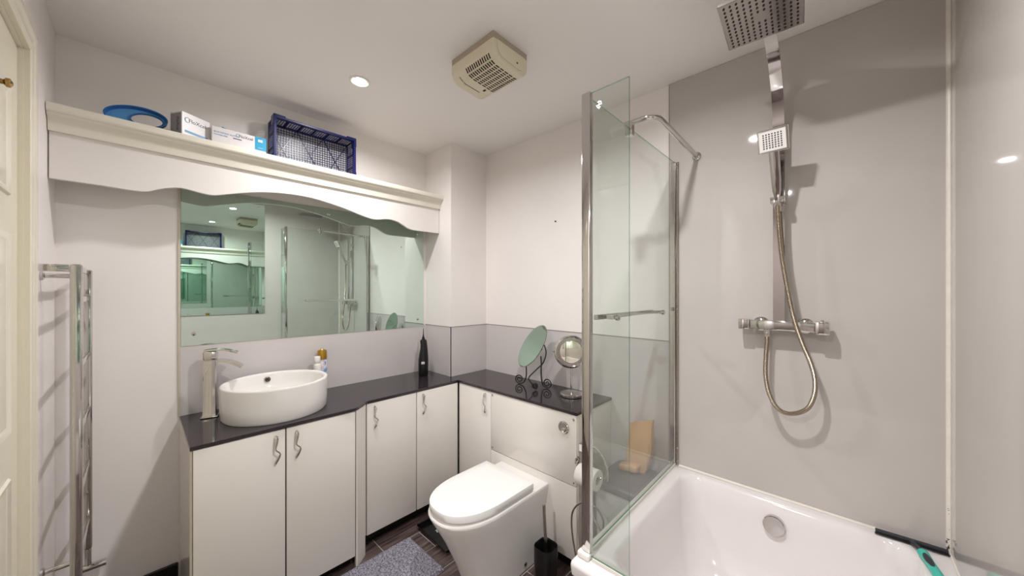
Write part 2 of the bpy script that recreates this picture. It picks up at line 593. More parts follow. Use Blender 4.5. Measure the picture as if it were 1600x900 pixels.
def casing_top(z_in):
    pr = [(0, 0), (0, 0.012), (0.008, 0.016), (0.02, 0.0165), (0.03, 0.012), (0.042, 0.011), (0.05, 0.016), (0.06, 0.019), (0.07, 0.018), (0.078, 0.013), (0.08, 0.0)]
    return pr


dc = B()
pr = casing_top(0)
rings = []
for (x, z, sx, sz) in ((DX0, 0, -1, 0), (DX0, DZ, -1, 1), (DX1, DZ, 1, 1), (DX1, 0, 1, 0)):
    rings.append([(x + sx * a, YF + b, z + sz * a) for a, b in pr])
rings[0] = [(p[0], p[1], 0) for p in rings[0]]
rings[3] = [(p[0], p[1], 0) for p in rings[3]]
dc.loft(rings)
dc.build('trim_1', 'door', kind='structure', smooth=25)
lin_ = B()
lin_.box(DX0 - 0.001, DX0 + 0.0025, YF - WT, YF, 0, DZ)
lin_.box(DX1 - 0.0025, DX1 + 0.001, YF - WT, YF, 0, DZ)
lin_.box(DX0, DX1, YF - WT, YF, DZ - 0.0025, DZ + 0.001)
lin_.build('trim_2', 'door', kind='structure', smooth=0)

# ------------------------------------------------------------------ shelf with scalloped valance
shelf = thing('wall_shelf', 'long cream shelf above the mirror with moulded lip and scalloped white valance', 'shelf', (-2.23, 0.64, 2.11))
SZ = 2.132
B().box(XL + 0.0005, -2.142, YF + 0.002, PY - 0.002, SZ - 0.022, SZ).build('shelf_board', 'shelfpaint', shelf, smooth=0)
prof = [(-2.1605, 2.040), (-2.148, 2.040), (-2.145, 2.052), (-2.143, 2.066), (-2.138, 2.078), (-2.129, 2.087), (-2.120, 2.092), (-2.118, 2.100),
        (-2.110, 2.103), (-2.107, 2.108), (-2.107, 2.126), (-2.110, 2.1325), (-2.1605, 2.1325)]
B().loft([[(x, YF + 0.002, z) for x, z in prof], [(x, PY - 0.002, z) for x, z in prof]]).build('moulding', 'shelfpaint', shelf, smooth=30)
vp = [(-0.231, 1.864), (-0.10, 1.864), (-0.032, 1.862), (0.019, 1.865), (0.052, 1.880), (0.082, 1.893), (0.120, 1.903), (0.145, 1.903), (0.185, 1.897), (0.222, 1.893), (0.252, 1.896),
      (0.303, 1.912), (0.389, 1.937), (0.475, 1.954), (0.56, 1.962), (0.64, 1.963), (0.714, 1.956), (0.825, 1.937), (0.945, 1.908), (0.99, 1.899), (1.018, 1.896),
      (1.055, 1.900), (1.10, 1.909), (1.14, 1.911), (1.185, 1.903), (1.225, 1.886), (1.262, 1.869), (1.31, 1.863), (1.40, 1.864), (1.510, 1.865)]
vpc = [(v.x, v.y) for v in catmull([(a, b, 0) for a, b in vp], 4)]
vb = B()
bm = vb.bm
F = [[bm.verts.new((x, y, z)) for y, z in vpc] for x in (-2.160, -2.178)]
T = [[bm.verts.new((x, y, SZ - 0.023)) for y, z in vpc] for x in (-2.160, -2.178)]
n = len(vpc)
for i in range(n - 1):
    bm.faces.new((F[0][i], F[0][i + 1], T[0][i + 1], T[0][i]))
    bm.faces.new((F[1][i], T[1][i], T[1][i + 1], F[1][i + 1]))
    bm.faces.new((F[0][i], F[1][i], F[1][i + 1], F[0][i + 1]))
    bm.faces.new((T[0][i], T[0][i + 1], T[1][i + 1], T[1][i]))
for i in (0, n - 1):
    bm.faces.new((F[0][i], T[0][i], T[1][i], F[1][i]))
vb.build('valance', 'valance', shelf, smooth=30)

# ------------------------------------------------------------------ mirrors fixed on the walls
MZ0, MZ1 = 1.1715, 1.953


def wall_mirror(name, label, x0, x1, y0, y1, z0, z1, screws, nx):
    t = thing(name, label, 'mirror', ((x0 + x1) / 2, (y0 + y1) / 2, z0))
    xf = x1 if nx > 0 else x0
    g = B().box(x0, x1, y0, y1, z0, z1, mi=0)
    g.bm.faces.ensure_lookup_table()
    for f in g.bm.faces:
        f.material_index = 0 if abs(f.calc_center_median().x - xf) < 1e-5 else 1
    g.build('mirror_glass', ['mirror', 'mirror_edge'], t, smooth=0)
    for (y, z) in screws:
        B().lathe([(0.009, 0), (0.009, 0.002), (0.006, 0.005), (0.001, 0.0065)], (xf, y, z), (nx, 0, 0), 16).build('mirror_screw', 'chrome', t)
    return t


wall_mirror('wall_mirror', 'large wall mirror above the wash basin, under the scalloped valance', XL, XL + 0.006, 0.138, 1.490, MZ0, MZ1,
            [(0.184, 1.229), (1.44, 1.229), (0.81, 1.920), (1.44, 1.870)], 1)
wall_mirror('wall_mirror', 'tall mirror on the grey panel facing the basin, seen only in the big mirror', XR - 0.012, XR - 0.006, -0.60, 1.006, 1.184, 2.44,
            [(0.95, 2.41), (0.35, 1.20), (-0.5, 2.41)], -1)

# ------------------------------------------------------------------ worktop and fitted cabinets
poly = [(-2.3365, 0.134), (-1.838, 0.134), (-1.834, 0.770), (-1.842, 0.785), (-1.896, 0.848), (-1.903, 0.862), (-1.906, 1.488), (-0.957, 1.488), (-0.957, 1.8455),
        (PX + 0.0045, 1.8455), (PX + 0.0045, PY - 0.0045), (-2.3365, PY - 0.0045)]
wt = B().prism(poly, ZW - 0.014, ZW, 'z').build('worktop', 'granite', smooth=0)
tag(wt, 'glossy black stone worktop turning the corner above the white cabinets', 'worktop')


def handle(o_, lat, out, parent):
    """wavy chrome pull; o_ = top point on the door face"""
    o_, lat, out = Vector(o_), Vector(lat), Vector(out)
    pts = [(0, 0, 0.006), (0.001, -0.012, 0.013), (-0.001, -0.030, 0.015), (-0.004, -0.050, 0.017), (-0.001, -0.060, 0.018), (0.007, -0.068, 0.019), (0.013, -0.077, 0.018),
           (0.010, -0.090, 0.015), (0.003, -0.106, 0.011), (-0.001, -0.120, 0.006)]
    rad = [0.006, 0.0078, 0.006, 0.0032, 0.0030, 0.0030, 0.0032, 0.0046, 0.0062, 0.0048]
    P = [o_ + lat * a + Vector((0, 0, 1)) * b + out * c for a, b, c in pts]
    PP = catmull(P, 4)
    RR = []
    for i in range(len(rad) - 1):
        for j in range(4):
            RR.append(rad[i] + (rad[i + 1] - rad[i]) * j / 4)
    RR.append(rad[-1])
    q = B().tube(PP, RR, 10)
    q.cyl(o_ + out * 0.0005, o_ + out * 0.010 + Vector((0, 0, -0.004)), 0.004, n=8)
    q.cyl(o_ + Vector((0, 0, -0.117)) + out * 0.0005, o_ + out * 0.010 + Vector((0, 0, -0.115)), 0.004, n=8)
    q.build('handle', 'chrome', parent)


ZD = ZW - 0.018
# basin cabinet
cab = thing('basin_cabinet', 'white two-door cabinet under the oval wash basin', 'cabinet', (-2.08, 0.45, 0))
B().box(-2.3, -1.862, 0.150, 0.768, 0.075, ZW - 0.0145).build('body', 'carcass_gap_shade', cab, smooth=0)
B().box(-2.3365, -1.862, 0.1345, 0.149, 0.0, ZW - 0.0145).build('end_panel', 'cabinet', cab, smooth=0)
B().box(-2.3, -1.90, 0.150, 0.768, 0.0, 0.074).build('plinth', 'skirt', cab, smooth=0)
B().box(-1.8615, -1.8445, 0.1345, 0.1415, 0.01, ZD).build('edge_strip', 'carcass', cab, smooth=0)
for (ya, yb, yh, s) in ((0.1435, 0.4550, 0.418, 1), (0.4605, 0.770, 0.499, 1)):
    d = B().box(-1.861, -1.842, ya, yb, 0.063, ZD, 0.0025, 2).build('door', 'cabinet', cab, smooth=40)
    handle((-1.842, yh, 0.792), (0, 1, 0), (1, 0, 0), d)
# angled filler between the deep and the shallow units
fp = [(-1.862, 0.7745), (-1.845, 0.7745), (-1.842, 0.782), (-1.896, 0.846), (-1.91, 0.8455)]
B().prism(fp, 0.0, ZW - 0.0145, 'z').build('filler_panel', 'cabinet', cab, smooth=0)

# side cabinet (two doors, shallower)
cab2 = thing('side_cabinet', 'shallower white two-door cabinet between basin cabinet and the corner', 'cabinet', (-2.1, 1.17, 0))
B().box(-2.33, -1.926, 0.856, 1.490, 0.10, ZW - 0.0145).build('body', 'carcass_gap_shade', cab2, smooth=0)
B().box(-2.30, -1.985, 0.80, 1.490, 0.0, 0.0995).build('plinth', 'skirt', cab2, smooth=0)
B().box(-1.925, -1.908, 0.848, 0.855, 0.095, ZD).build('edge_strip', 'carcass', cab2, smooth=0)
for (ya, yb, yh) in ((0.8590, 1.1670, 0.902), (1.1725, 1.486, 1.213)):
    d = B().box(-1.925, -1.906, ya, yb, 0.092, ZD, 0.0025, 2).build('door', 'cabinet', cab2, smooth=40)
    handle((-1.906, yh, 0.797), (0, 1, 0), (1, 0, 0), d)

# narrow corner cabinet against the back wall
YC = 1.4934
cab3 = thing('corner_cabinet', 'narrow single-door white cabinet in the corner beside the toilet housing', 'cabinet', (-1.74, 1.66, 0))
B().box(-1.89, -1.589, YC + 0.020, 1.844, 0.10, ZW - 0.0145).build('body', 'carcass_gap_shade', cab3, smooth=0)
B().box(-1.98, -1.589, 1.56, 1.84, 0.0, 0.0995).build('plinth', 'skirt', cab3, smooth=0)
d = B().box(-1.900, -1.588, YC, YC + 0.019, 0.092, ZD, 0.0025, 2).build('door', 'cabinet', cab3, smooth=40)
handle((-1.633, YC, 0.797), (1, 0, 0), (0, -1, 0), d)

# cistern housing
cis = thing('cistern_housing', 'white panelled cistern housing with chrome flush button behind the toilet', 'cabinet', (-1.27, 1.66, 0))
B().box(-1.583, -0.978, YC + 0.020, 1.844, 0.10, ZW - 0.0145).build('body', 'carcass_gap_shade', cis, smooth=0)
B().box(-1.585, -0.965, YC, YC + 0.019, 0.462, ZD, 0.002, 2).build('upper_panel', 'cabinet', cis, smooth=40)
B().box(-1.585, -0.965, YC, YC + 0.019, 0.085, 0.458, 0.002, 2).build('lower_panel', 'cabinet', cis, smooth=40)
B().box(-0.977, -0.961, YC + 0.012, 1.844, 0.0, ZW - 0.0145).build('end_panel', 'cabinet', cis, smooth=0)
B().box(-1.583, -0.978, 1.545, 1.84, 0.0, 0.0995).build('plinth', 'skirt', cis, smooth=0)
for (x, z) in ((-1.572, 0.800), (-1.572, 0.478), (-0.982, 0.795), (-0.982, 0.480)):
    B().lathe([(0.0065, 0), (0.0065, 0.002), (0.004, 0.004), (0.001, 0.005)], (x, YC, z), (0, -1, 0), 12).build('panel_screw', 'chrome', cis)
fb = B().lathe([(0.032, 0), (0.032, 0.006), (0.028, 0.010), (0.024, 0.010), (0.022, 0.007), (0.001, 0.007)], (-1.040, YC, 0.742), (0, -1, 0), 32).build('flush_button', 'chrome', cis)
B().lathe([(0.013, 0), (0.013, 0.006), (0.010, 0.008), (0.001, 0.008)], (-1.036, YC - 0.007, 0.731), (0, -1, 0), 20).build('button_cap', 'chrome', fb)

# ------------------------------------------------------------------ wash basin
BX, BY, BA, BBX, BZ = -2.083, 0.478, 0.227, 0.219, 0.994
wbn = thing('wash_basin', 'white oval countertop wash basin beside the tall chrome tap', 'basin', (BX, BY, ZW))
rings = []
for (k, z) in ((0.90, ZW + 0.0005), (0.955, ZW + 0.001), (0.985, ZW + 0.012), (0.995, ZW + 0.06), (1.0, BZ - 0.010), (0.998, BZ - 0.004), (0.985, BZ), (0.955, BZ + 0.0005),
               (0.925, BZ - 0.003), (0.915, BZ - 0.012), (0.90, BZ - 0.05), (0.85, BZ - 0.085), (0.70, BZ - 0.108), (0.40, BZ - 0.118), (0.1, BZ - 0.122)):
    rings.append(ell(BX, BY, BBX * k, BA * k, z, 64, 0.04))
B().loft(rings).build('bowl', 'ceramic', wbn, smooth=50)
of = Vector((BX - BBX * 0.895, BY + 0.0, BZ - 0.035))
B().lathe([(0.0155, -0.002), (0.0155, 0.003), (0.012, 0.005), (0.010, 0.002), (0.001, 0.001)], of, (1, 0, 0.12), 24).build('overflow_ring', 'chrome_dull', wbn)
B().lathe([(0.008, 0.0), (0.008, 0.003), (0.001, 0.0032)], of + Vector((0.0015, 0, 0)), (1, 0, 0.12), 16).build('overflow_hole', 'slot', wbn)
B().lathe([(0.03, 0), (0.03, 0.003), (0.02, 0.006), (0.001, 0.007)], (BX, BY, BZ - 0.1215), (0, 0, 1), 24).build('waste', 'chrome', wbn)

# ------------------------------------------------------------------ tall basin tap
TXc = Vector((-2.222, 0.236, ZW))
td = Vector((0.30, 0.954, 0)).normalized()      # spout direction, towards the basin
tn = Vector((-td.y, td.x, 0))
tap = thing('basin_tap', 'tall square chrome waterfall tap at the left end of the worktop', 'tap', TXc)


def tp(a, b, z):
    return TXc + td * a + tn * b + Vector((0, 0, z))


q = B()
q.obox(tp(0, 0, 0.0045), td, tn, (0, 0, 1), 0.066, 0.064, 0.008, 0.003)
q.build('base_plate', 'chrome', tap, smooth=40)
q = B()
rs = []
for (z, w, l) in ((0.008, 0.054, 0.056), (0.02, 0.050, 0.051), (0.12, 0.048, 0.049), (0.255, 0.049, 0.050), (0.272, 0.049, 0.050)):
    rs.append([tp(a * l / 2, b * w / 2, z) for a, b in rounded([(1, -1, 0), (1, 1, 0), (-1, 1, 0), (-1, -1, 0)], 0.16, 3)])
q.loft(rs)
q.build('body', 'chrome', tap, smooth=40)
q = B()
sp_ = [tp(a, 0, z) for a, z in ((-0.01, 0.264), (0.02, 0.268), (0.05, 0.266), (0.08, 0.257), (0.105, 0.243), (0.122, 0.229))]
q.ribbon(sp_, tn, [0.044, 0.046, 0.047, 0.048, 0.049, 0.050], 0.013)
q.build('spout', 'chrome', tap, smooth=30)
q = B()
q.obox(tp(0.0, 0, 0.296), td, tn, (0, 0, 1), 0.050, 0.049, 0.040, 0.003)
q.build('lever_block', 'chrome', tap, smooth=40)
q = B()
q.ribbon([tp(a, 0, z) for a, z in ((-0.022, 0.320), (0.015, 0.323), (0.05, 0.320), (0.085, 0.310), (0.105, 0.302))], tn, [0.042, 0.042, 0.041, 0.04, 0.039], 0.008)
q.build('lever', 'chrome', tap, smooth=30)

# ------------------------------------------------------------------ bottles behind the basin
can = thing('aerosol_can', 'floral aerosol can with gold cap behind the basin', 'can', (-2.287, 0.757, ZW))
B().lathe([(0.024, 0), (0.026, 0.003), (0.026, 0.190), (0.023, 0.196), (0.021, 0.198)], (-2.287, 0.757, ZW), n=32).build('can_body', 'floral', can)
B().lathe([(0.0255, 0.195), (0.0255, 0.240), (0.024, 0.248), (0.019, 0.252), (0.010, 0.2525), (0.008, 0.250), (0.001, 0.250)], (-2.287, 0.757, ZW), n=32).build('cap', 'gold', can)
bt = thing('pump_bottle', 'small white-capped bottle hidden behind the basin rim beside gold-capped can', 'bottle', (-2.243, 0.716, ZW))
B().lathe([(0.018, 0), (0.020, 0.003), (0.020, 0.165), (0.0185, 0.176), (0.013, 0.180), (0.013, 0.184)], (-2.243, 0.716, ZW), n=28).build('bottle_body', 'white', bt)
B().lathe([(0.0125, 0.183), (0.0125, 0.189), (0.0165, 0.190), (0.0175, 0.193), (0.0170, 0.218), (0.0160, 0.222), (0.001, 0.2225)], (-2.243, 0.716, ZW), n=28).build('cap', 'white', bt)

# ------------------------------------------------------------------ water flosser
fx, fy = -2.185, 1.395
fl = thing('water_flosser', 'black water flosser with pointed nozzle standing at the pillar', 'flosser', (fx, fy, ZW))
rs = []
for (z, rx, ry, dx) in ((0, 0.026, 0.029, 0), (0.01, 0.029, 0.032, 0), (0.06, 0.030, 0.033, 0), (0.10, 0.030, 0.033, 0), (0.14, 0.025, 0.028, 0.002), (0.17, 0.021, 0.024, 0.003),
                        (0.195, 0.0195, 0.022, 0.002), (0.212, 0.019, 0.0225, 0.0), (0.222, 0.016, 0.019, 0), (0.226, 0.008, 0.010, 0)):
    rs.append(ell(fx + dx, fy + dx, rx * 1.1, ry * 1.1, ZW + z * 1.16 + 0.0005, 28))
B().loft(rs).build('body', 'black', fl)
B().lathe([(0.011, 0.258), (0.010, 0.272), (0.0055, 0.284), (0.0034, 0.302), (0.0022, 0.332), (0.0013, 0.340)], (fx, fy, ZW), n=14).build('nozzle', 'black', fl)
tdv = Vector((0.86, -0.5, 0)).normalized()
tr_ = Vector((0.5, 0.86, 0)).normalized()
tc_ = Vector((fx, fy, ZW + 0.098)) + tdv * 0.0345
lb = B().obox(tc_ - tr_ * 0.004, tr_, (0, 0, 1), tdv, 0.022, 0.016, 0.002).build('tag', 'white', fl, smooth=0)
text('CE', 0.012, tc_ - tr_ * 0.011 + Vector((0, 0, -0.0045)) + tdv * 0.0012, tr_, (0, 0, 1), 'inkdark', lb, depth=0.0002)

# ------------------------------------------------------------------ oval mirror on wrought-iron scroll stand
om = thing('oval_mirror', 'tilted oval table mirror on black wrought-iron scroll stand', 'mirror', (-1.43, 1.71, ZW))
oc = Vector((-1.425, 1.70, 1.095))
on = Vector((-0.10, -0.93, 0.42)).normalized()
oright = Vector((1, -0.10, 0))
oright = (oright - on * oright.dot(on)).normalized()
oup = on.cross(oright)
if oup.z < 0:
    oup = -oup
om_roll = math.radians(20)
ou = oup * math.cos(om_roll) + oright * math.sin(om_roll)
orr = oright * math.cos(om_roll) - oup * math.sin(om_roll)


def oval(k, off):
    return [oc + orr * (0.084 * k * math.cos(2 * PI * i / 48)) + ou * (0.145 * k * math.sin(2 * PI * i / 48)) + on * off for i in range(48)]


g = B().loft([oval(1, -0.004), oval(1.0, 0.0), oval(0.985, 0.001)])
g.build('mirror_glass', 'mirror_green', om, smooth=20)
B().tube(oval(1.005, -0.002), 0.0018, 8, closed=True).build('rim', 'blackiron', om)


def spiral(c, e1, e2, r0, r1, a0, turns, n=40):
    c, e1, e2 = Vector(c), Vector(e1).normalized(), Vector(e2).normalized()
    return [c + e1 * ((r0 + (r1 - r0) * i / n) * math.cos(a0 + turns * 2 * PI * i / n)) + e2 * ((r0 + (r1 - r0) * i / n) * math.sin(a0 + turns * 2 * PI * i / n)) for i in range(n + 1)]


st = B()
# two front scroll feet, left and right, and a rear scroll foot
zb = ZW + 0.004
e2 = Vector((0, 0, 1))
eL = Vector((-0.95, -0.3, 0))
cL = Vector((-1.535, 1.70, zb + 0.030))
st.tube([tuple(p) for p in spiral(cL, eL, e2, 0.006, 0.030, PI * 1.0, -1.75)] + catmull([cL + Vector((0.0, 0, -0.030)), cL + Vector((0.030, 0.006, -0.02)), cL + Vector((0.050, 0.01, 0.02)), cL + Vector((0.052, 0.01, 0.085))], 6)[1:], 0.0040, 8)
eR = Vector((0.95, 0.25, 0))
cR = Vector((-1.335, 1.735, zb + 0.030))
st.tube([tuple(p) for p in spiral(cR, eR, e2, 0.006, 0.030, PI * 1.0, -1.75)] + catmull([cR + Vector((0.0, 0, -0.030)), cR + Vector((-0.030, 0.0, -0.018)), cR + Vector((-0.045, 0.0, 0.03)), cR + Vector((-0.050, 0.005, 0.11)), cR + Vector((-0.055, 0.008, 0.16))], 6)[1:], 0.0040, 8)
cF = Vector((-1.372, 1.66, zb + 0.020))
st.tube([tuple(p) for p in spiral(cF, (-0.6, -0.8, 0), e2, 0.005, 0.020, PI * 0.2, 1.6)] + catmull([cF + Vector((-0.012, -0.016, 0.02)), cF + Vector((-0.03, -0.02, 0.05)), cF + Vector((0.0, 0.02, 0.10)), cF + Vector((0.03, 0.045, 0.14)), cF + Vector((0.045, 0.055, 0.20)), cF + Vector((0.035, 0.05, 0.25))], 6)[1:], 0.0040, 8)
st.tube([oc + orr * (-0.06) - on * 0.006 + ou * (-0.08), oc - on * 0.012 + ou * (-0.07), oc + orr * 0.05 - on * 0.02 + ou * (-0.03), oc + orr * 0.085 - on * 0.004 + ou * 0.02], 0.003, 8)
st.build('scroll_stand', 'blackiron', om)

# ------------------------------------------------------------------ round chrome vanity mirror
rm = thing('vanity_mirror', 'round chrome magnifying mirror on a stem and disc base by the screen', 'mirror', (-1.155, 1.715, ZW))
rx, ry = -1.142, 1.715
B().lathe([(0.062, 0), (0.066, 0.003), (0.066, 0.014), (0.062, 0.018), (0.02, 0.022), (0.008, 0.024), (0.001, 0.024)], (rx, ry, ZW + 0.0005), n=40).build('base', 'chrome', rm)
B().cyl((rx, ry, ZW + 0.02), (rx, ry, ZW + 0.170), 0.006, n=16).build('stem', 'chrome', rm)
rc = Vector((rx, ry - 0.004, ZW + 0.256))
k_ = 1.18
rn = Vector((0.66, -0.74, 0.05)).normalized()
B().lathe([(a * k_, b) for a, b in ((0.068, -0.008), (0.078, -0.006), (0.082, 0.0), (0.080, 0.006), (0.074, 0.009), (0.069, 0.006), (0.066, 0.0035))], rc, rn, 48).build('ring_frame', 'chrome', rm)
B().lathe([(a * k_, b) for a, b in ((0.055, 0.0), (0.0665, 0.002), (0.055, 0.0046), (0.054, 0.0050), (0.0005, 0.0050))], rc, rn, 48).build('mirror_glass', ['mirror_beige'], rm, smooth=20)
B().lathe([(a * k_, b) for a, b in ((0.0705, 0.0), (0.0705, 0.0066), (0.0560, 0.0072), (0.0545, 0.0048))], rc, rn, 48).build('bezel', 'chrome_dull', rm)
rl = Vector((-rn.y, rn.x, 0))
for s in (-1, 1):
    B().cyl(rc + rl * (0.096 * s), rc + rl * (0.106 * s), 0.004, n=10).build('pivot', 'chrome', rm)

# ------------------------------------------------------------------ toilet
TX = -1.318
toi = thing('toilet', 'white back-to-wall toilet with closed D-shaped lid', 'toilet', (TX, 1.2, 0))


def dring(hw, yf, yb, z, r=0.0, n=28):
    """D outline: straight sides to the back, half-ellipse front"""
    ln = min(0.26, (yb - yf) * 0.62)
    pts = [(TX + hw, yb, z)]
    pts.append((TX + hw, yf + ln, z))
    for k in range(1, n):
        a = PI * k / n
        ca, sa = math.cos(a), math.sin(a)
        e = 0.86
        pts.append((TX + hw * math.copysign(abs(ca) ** e, ca), yf + ln - ln * abs(sa) ** e, z))
    pts.append((TX - hw, yf + ln, z))
    pts.append((TX - hw, yb, z))
    return pts


YTB = YC - 0.001
rs = [dring(0.128, 1.085, YTB, 0.001), dring(0.130, 1.080, YTB, 0.02), dring(0.142, 1.035, YTB, 0.14), dring(0.158, 0.975, YTB, 0.27), dring(0.172, 0.925, YTB, 0.36),
      dring(0.1795, 0.902, YTB, 0.402), dring(0.180, 0.900, YTB, 0.410), dring(0.178, 0.903, YTB, 0.416), dring(0.172, 0.910, YTB, 0.4185)]
B().loft(rs).build('pan', 'ceramic', toi, smooth=40)
rs = [dring(0.168, 0.920, 1.366, 0.4190), dring(0.170, 0.918, 1.366, 0.4215), dring(0.170, 0.918, 1.366, 0.430)]
B().loft(rs).build('seat', 'seat', toi, smooth=40)
rs = [dring(0.174, 0.908, 1.370, 0.4305), dring(0.176, 0.906, 1.372, 0.433), dring(0.176, 0.906, 1.372, 0.4615), dring(0.1750, 0.9075, 1.371, 0.4640), dring(0.1725, 0.910, 1.3685, 0.4652), dring(0.120, 0.97, 1.33, 0.4662)]
B().loft(rs).build('lid', 'seat', toi, smooth=40)
for s in (-1, 1):
    B().cyl((TX + s * 0.08, 1.376, 0.419), (TX + s * 0.08, 1.376, 0.440), 0.012, n=16).build('hinge', 'chrome', toi)
B().lathe([(0.011, -0.004), (0.011, 0.002), (0.006, 0.005), (0.001, 0.006)], (TX + 0.1325, 1.36, 0.036), (1, 0, 0), 16).build('bolt_cap', 'chrome', toi)

# ------------------------------------------------------------------ toilet brush and its holder
hx, hy = -1.055, 1.362
rs = []
outer = lambda k, z: [(hx + a * k, hy + b * k, z) for a, b in rounded([(0.05, -0.05, 0), (0.05, 0.05, 0), (-0.05, 0.05, 0), (-0.05, -0.05, 0)], 0.030, 6)]
hb = B().loft([outer(0.86, 0.001), outer(0.90, 0.004), outer(1.0, 0.12), outer(1.0, 0.196), outer(0.97, 0.2), outer(0.92, 0.197), outer(0.90, 0.19), outer(0.80, 0.02)])
ho = hb.build('brush_holder', 'black', smooth=40)
tag(ho, 'square black brush pot on the floor right of the toilet', 'brush holder')
tb = thing('toilet_brush', 'toilet brush with brushed steel handle standing in the black pot', 'brush', (hx, hy, 0.03))
B().tube([(hx + 0.006, hy, 0.13), (hx - 0.004, hy, 0.25), (hx - 0.012, hy, 0.385), (hx - 0.0125, hy, 0.392)], [0.0085, 0.0080, 0.0078, 0.006], 14).build('handle', 'chrome_dull', tb)
B().lathe([(0.018, 0.0), (0.030, 0.01), (0.032, 0.08), (0.024, 0.098), (0.010, 0.104)], (hx + 0.006, hy, 0.032), n=20).build('bristles', 'white', tb)
B().lathe([(0.034, 0.0), (0.036, 0.004), (0.034, 0.010), (0.012, 0.018)], (hx + 0.006, hy, 0.142), n=20).build('splash_collar', 'chrome_dull', tb)

# ------------------------------------------------------------------ bathroom scale, bath mat
bs = thing('bathroom_scale', 'flat black glass bathroom scale half under the toilet', 'scale', (-1.72, 1.28, 0))
ang = math.radians(-2)
sx_, sy_ = Vector((math.cos(ang), math.sin(ang), 0)), Vector((-math.sin(ang), math.cos(ang), 0))
cs = Vector((-1.715, 1.30, 0))
B().obox(cs + Vector((0, 0, 0.024)), sx_, sy_, (0, 0, 1), 0.31, 0.31, 0.010, 0.004, 3).build('glass_platform', 'blackglass', bs, smooth=40)
for a, b in ((-1, -1), (1, -1), (1, 1), (-1, 1)):
    B().lathe([(0.020, 0), (0.022, 0.003), (0.022, 0.016), (0.018, 0.0188)], cs + sx_ * (0.12 * a) + sy_ * (0.12 * b) + Vector((0, 0, 0.0003)), n=18).build('foot', 'black', bs)
text('Rc', 0.026, cs + sx_ * (-0.030) + sy_ * (-0.105) + Vector((0, 0, 0.0293)), sx_ , sy_, 'white', bs)

mm = B()
bm = mm.bm
random.seed(2)
mx0, mx1, my0, my1 = -1.839, -1.492, 0.42, 1.082
nx_, ny_ = 80, 146
grid = []
for i in range(nx_ + 1):
    row = []
    for j in range(ny_ + 1):
        x = mx0 + (mx1 - mx0) * i / nx_
        y = my0 + (my1 - my0) * j / ny_
        e = min(i, nx_ - i, j, ny_ - j)
        hgt = 0.019 * min(1, 0.35 + e / 4)
        z = hgt * (0.66 + 0.34 * random.random()) if e > 0 else 0.0015
        row.append(bm.verts.new((x + random.uniform(-0.001, 0.001), y + random.uniform(-0.001, 0.001), z)))
    grid.append(row)
for i in range(nx_):
    for j in range(ny_):
        bm.faces.new((grid[i][j], grid[i + 1][j], grid[i + 1][j + 1], grid[i][j + 1]))
bo = mm.build('bath_mat', 'chenille', smooth=180)
tag(bo, 'grey chenille bath mat on the dark floor in front of the cabinets', 'mat')

# ------------------------------------------------------------------ bath (L-shaped shower bath)
RZ = 0.570
bath = thing('bath', 'white L-shaped shower bath under the shower with chrome overflow', 'bath', (-0.15, 1.0, 0))
XO = 0.2605
YO = 1.843


def bring(x0, x1, xn, y0, yn, y1, z, r, rr=None):
    # A..F: right-near, right-back, left-back, left-step, inner step, narrow-near
    rad = [r, r, r, r, rr if rr is not None else r, r]
    return [(a, b, z) for a, b in rounded([(x1, y0, 0), (x1, y1, 0), (x0, y1, 0), (x0, yn, 0), (xn, yn, 0), (xn, y0, 0)], rad, 7)]


rs = [bring(-0.640, XO, -0.455, 0.15, 0.953, YO, RZ - 0.040, 0.012),
      bring(-0.642, XO, -0.457, 0.15, 0.951, YO, RZ - 0.012, 0.012),
      bring(-0.640, XO, -0.455, 0.151, 0.953, YO, RZ - 0.003, 0.012),
      bring(-0.635, XO - 0.002, -0.450, 0.155, 0.958, YO - 0.002, RZ, 0.012),
      bring(-0.565, 0.190, -0.392, 0.235, 1.030, 1.812, RZ, 0.065, 0.03),
      bring(-0.558, 0.184, -0.385, 0.242, 1.037, 1.804, RZ - 0.003, 0.072, 0.03),
      bring(-0.551, 0.178, -0.378, 0.249, 1.044, 1.796, RZ - 0.014, 0.080, 0.03),
      bring(-0.540, 0.170, -0.365, 0.262, 1.056, 1.780, RZ - 0.09, 0.090, 0.03),
      bring(-0.520, 0.150, -0.335, 0.300, 1.085, 1.750, RZ - 0.24, 0.100, 0.03),
      bring(-0.495, 0.128, -0.305, 0.345, 1.115, 1.715, RZ - 0.33, 0.100, 0.03),
      bring(-0.440, 0.080, -0.250, 0.42, 1.165, 1.65, RZ - 0.372, 0.090, 0.03),
      bring(-0.380, 0.020, -0.200, 0.50, 1.22, 1.58, RZ - 0.38, 0.070, 0.03)]
B().loft(rs, cap0=False).build('tub', 'acrylic', bath, smooth=50)
rs = [bring(-0.630, XO - 0.004, -0.445, 0.16, 0.963, YO - 0.004, 0.0005, 0.006), bring(-0.630, XO - 0.004, -0.445, 0.16, 0.963, YO - 0.004, RZ - 0.035, 0.006)]
B().loft(rs, cap1=False, cap0=False).build('bath_panel', 'acrylic', bath, smooth=40)
oc2 = Vector((-0.203, 1.7735, 0.487))
on2 = Vector((0, -1, 0.14)).normalized()
B().lathe([(0.037, -0.008), (0.037, 0.012), (0.034, 0.015), (0.001, 0.0155)], oc2, on2, 40).build('overflow_cap', 'chrome', bath)
B().lathe([(0.035, 0), (0.035, 0.003), (0.02, 0.006), (0.001, 0.007)], (-0.18, 1.40, RZ - 0.3795), (0, 0, 1), 32).build('plug', 'chrome', bath)

# ------------------------------------------------------------------ bath screen
scr = thing('bath_screen', 'glass bath screen with chrome post, towel rail and bent support arm', 'shower screen', (-0.61, 1.43, RZ))
SX = -0.6105
ST = 2.081


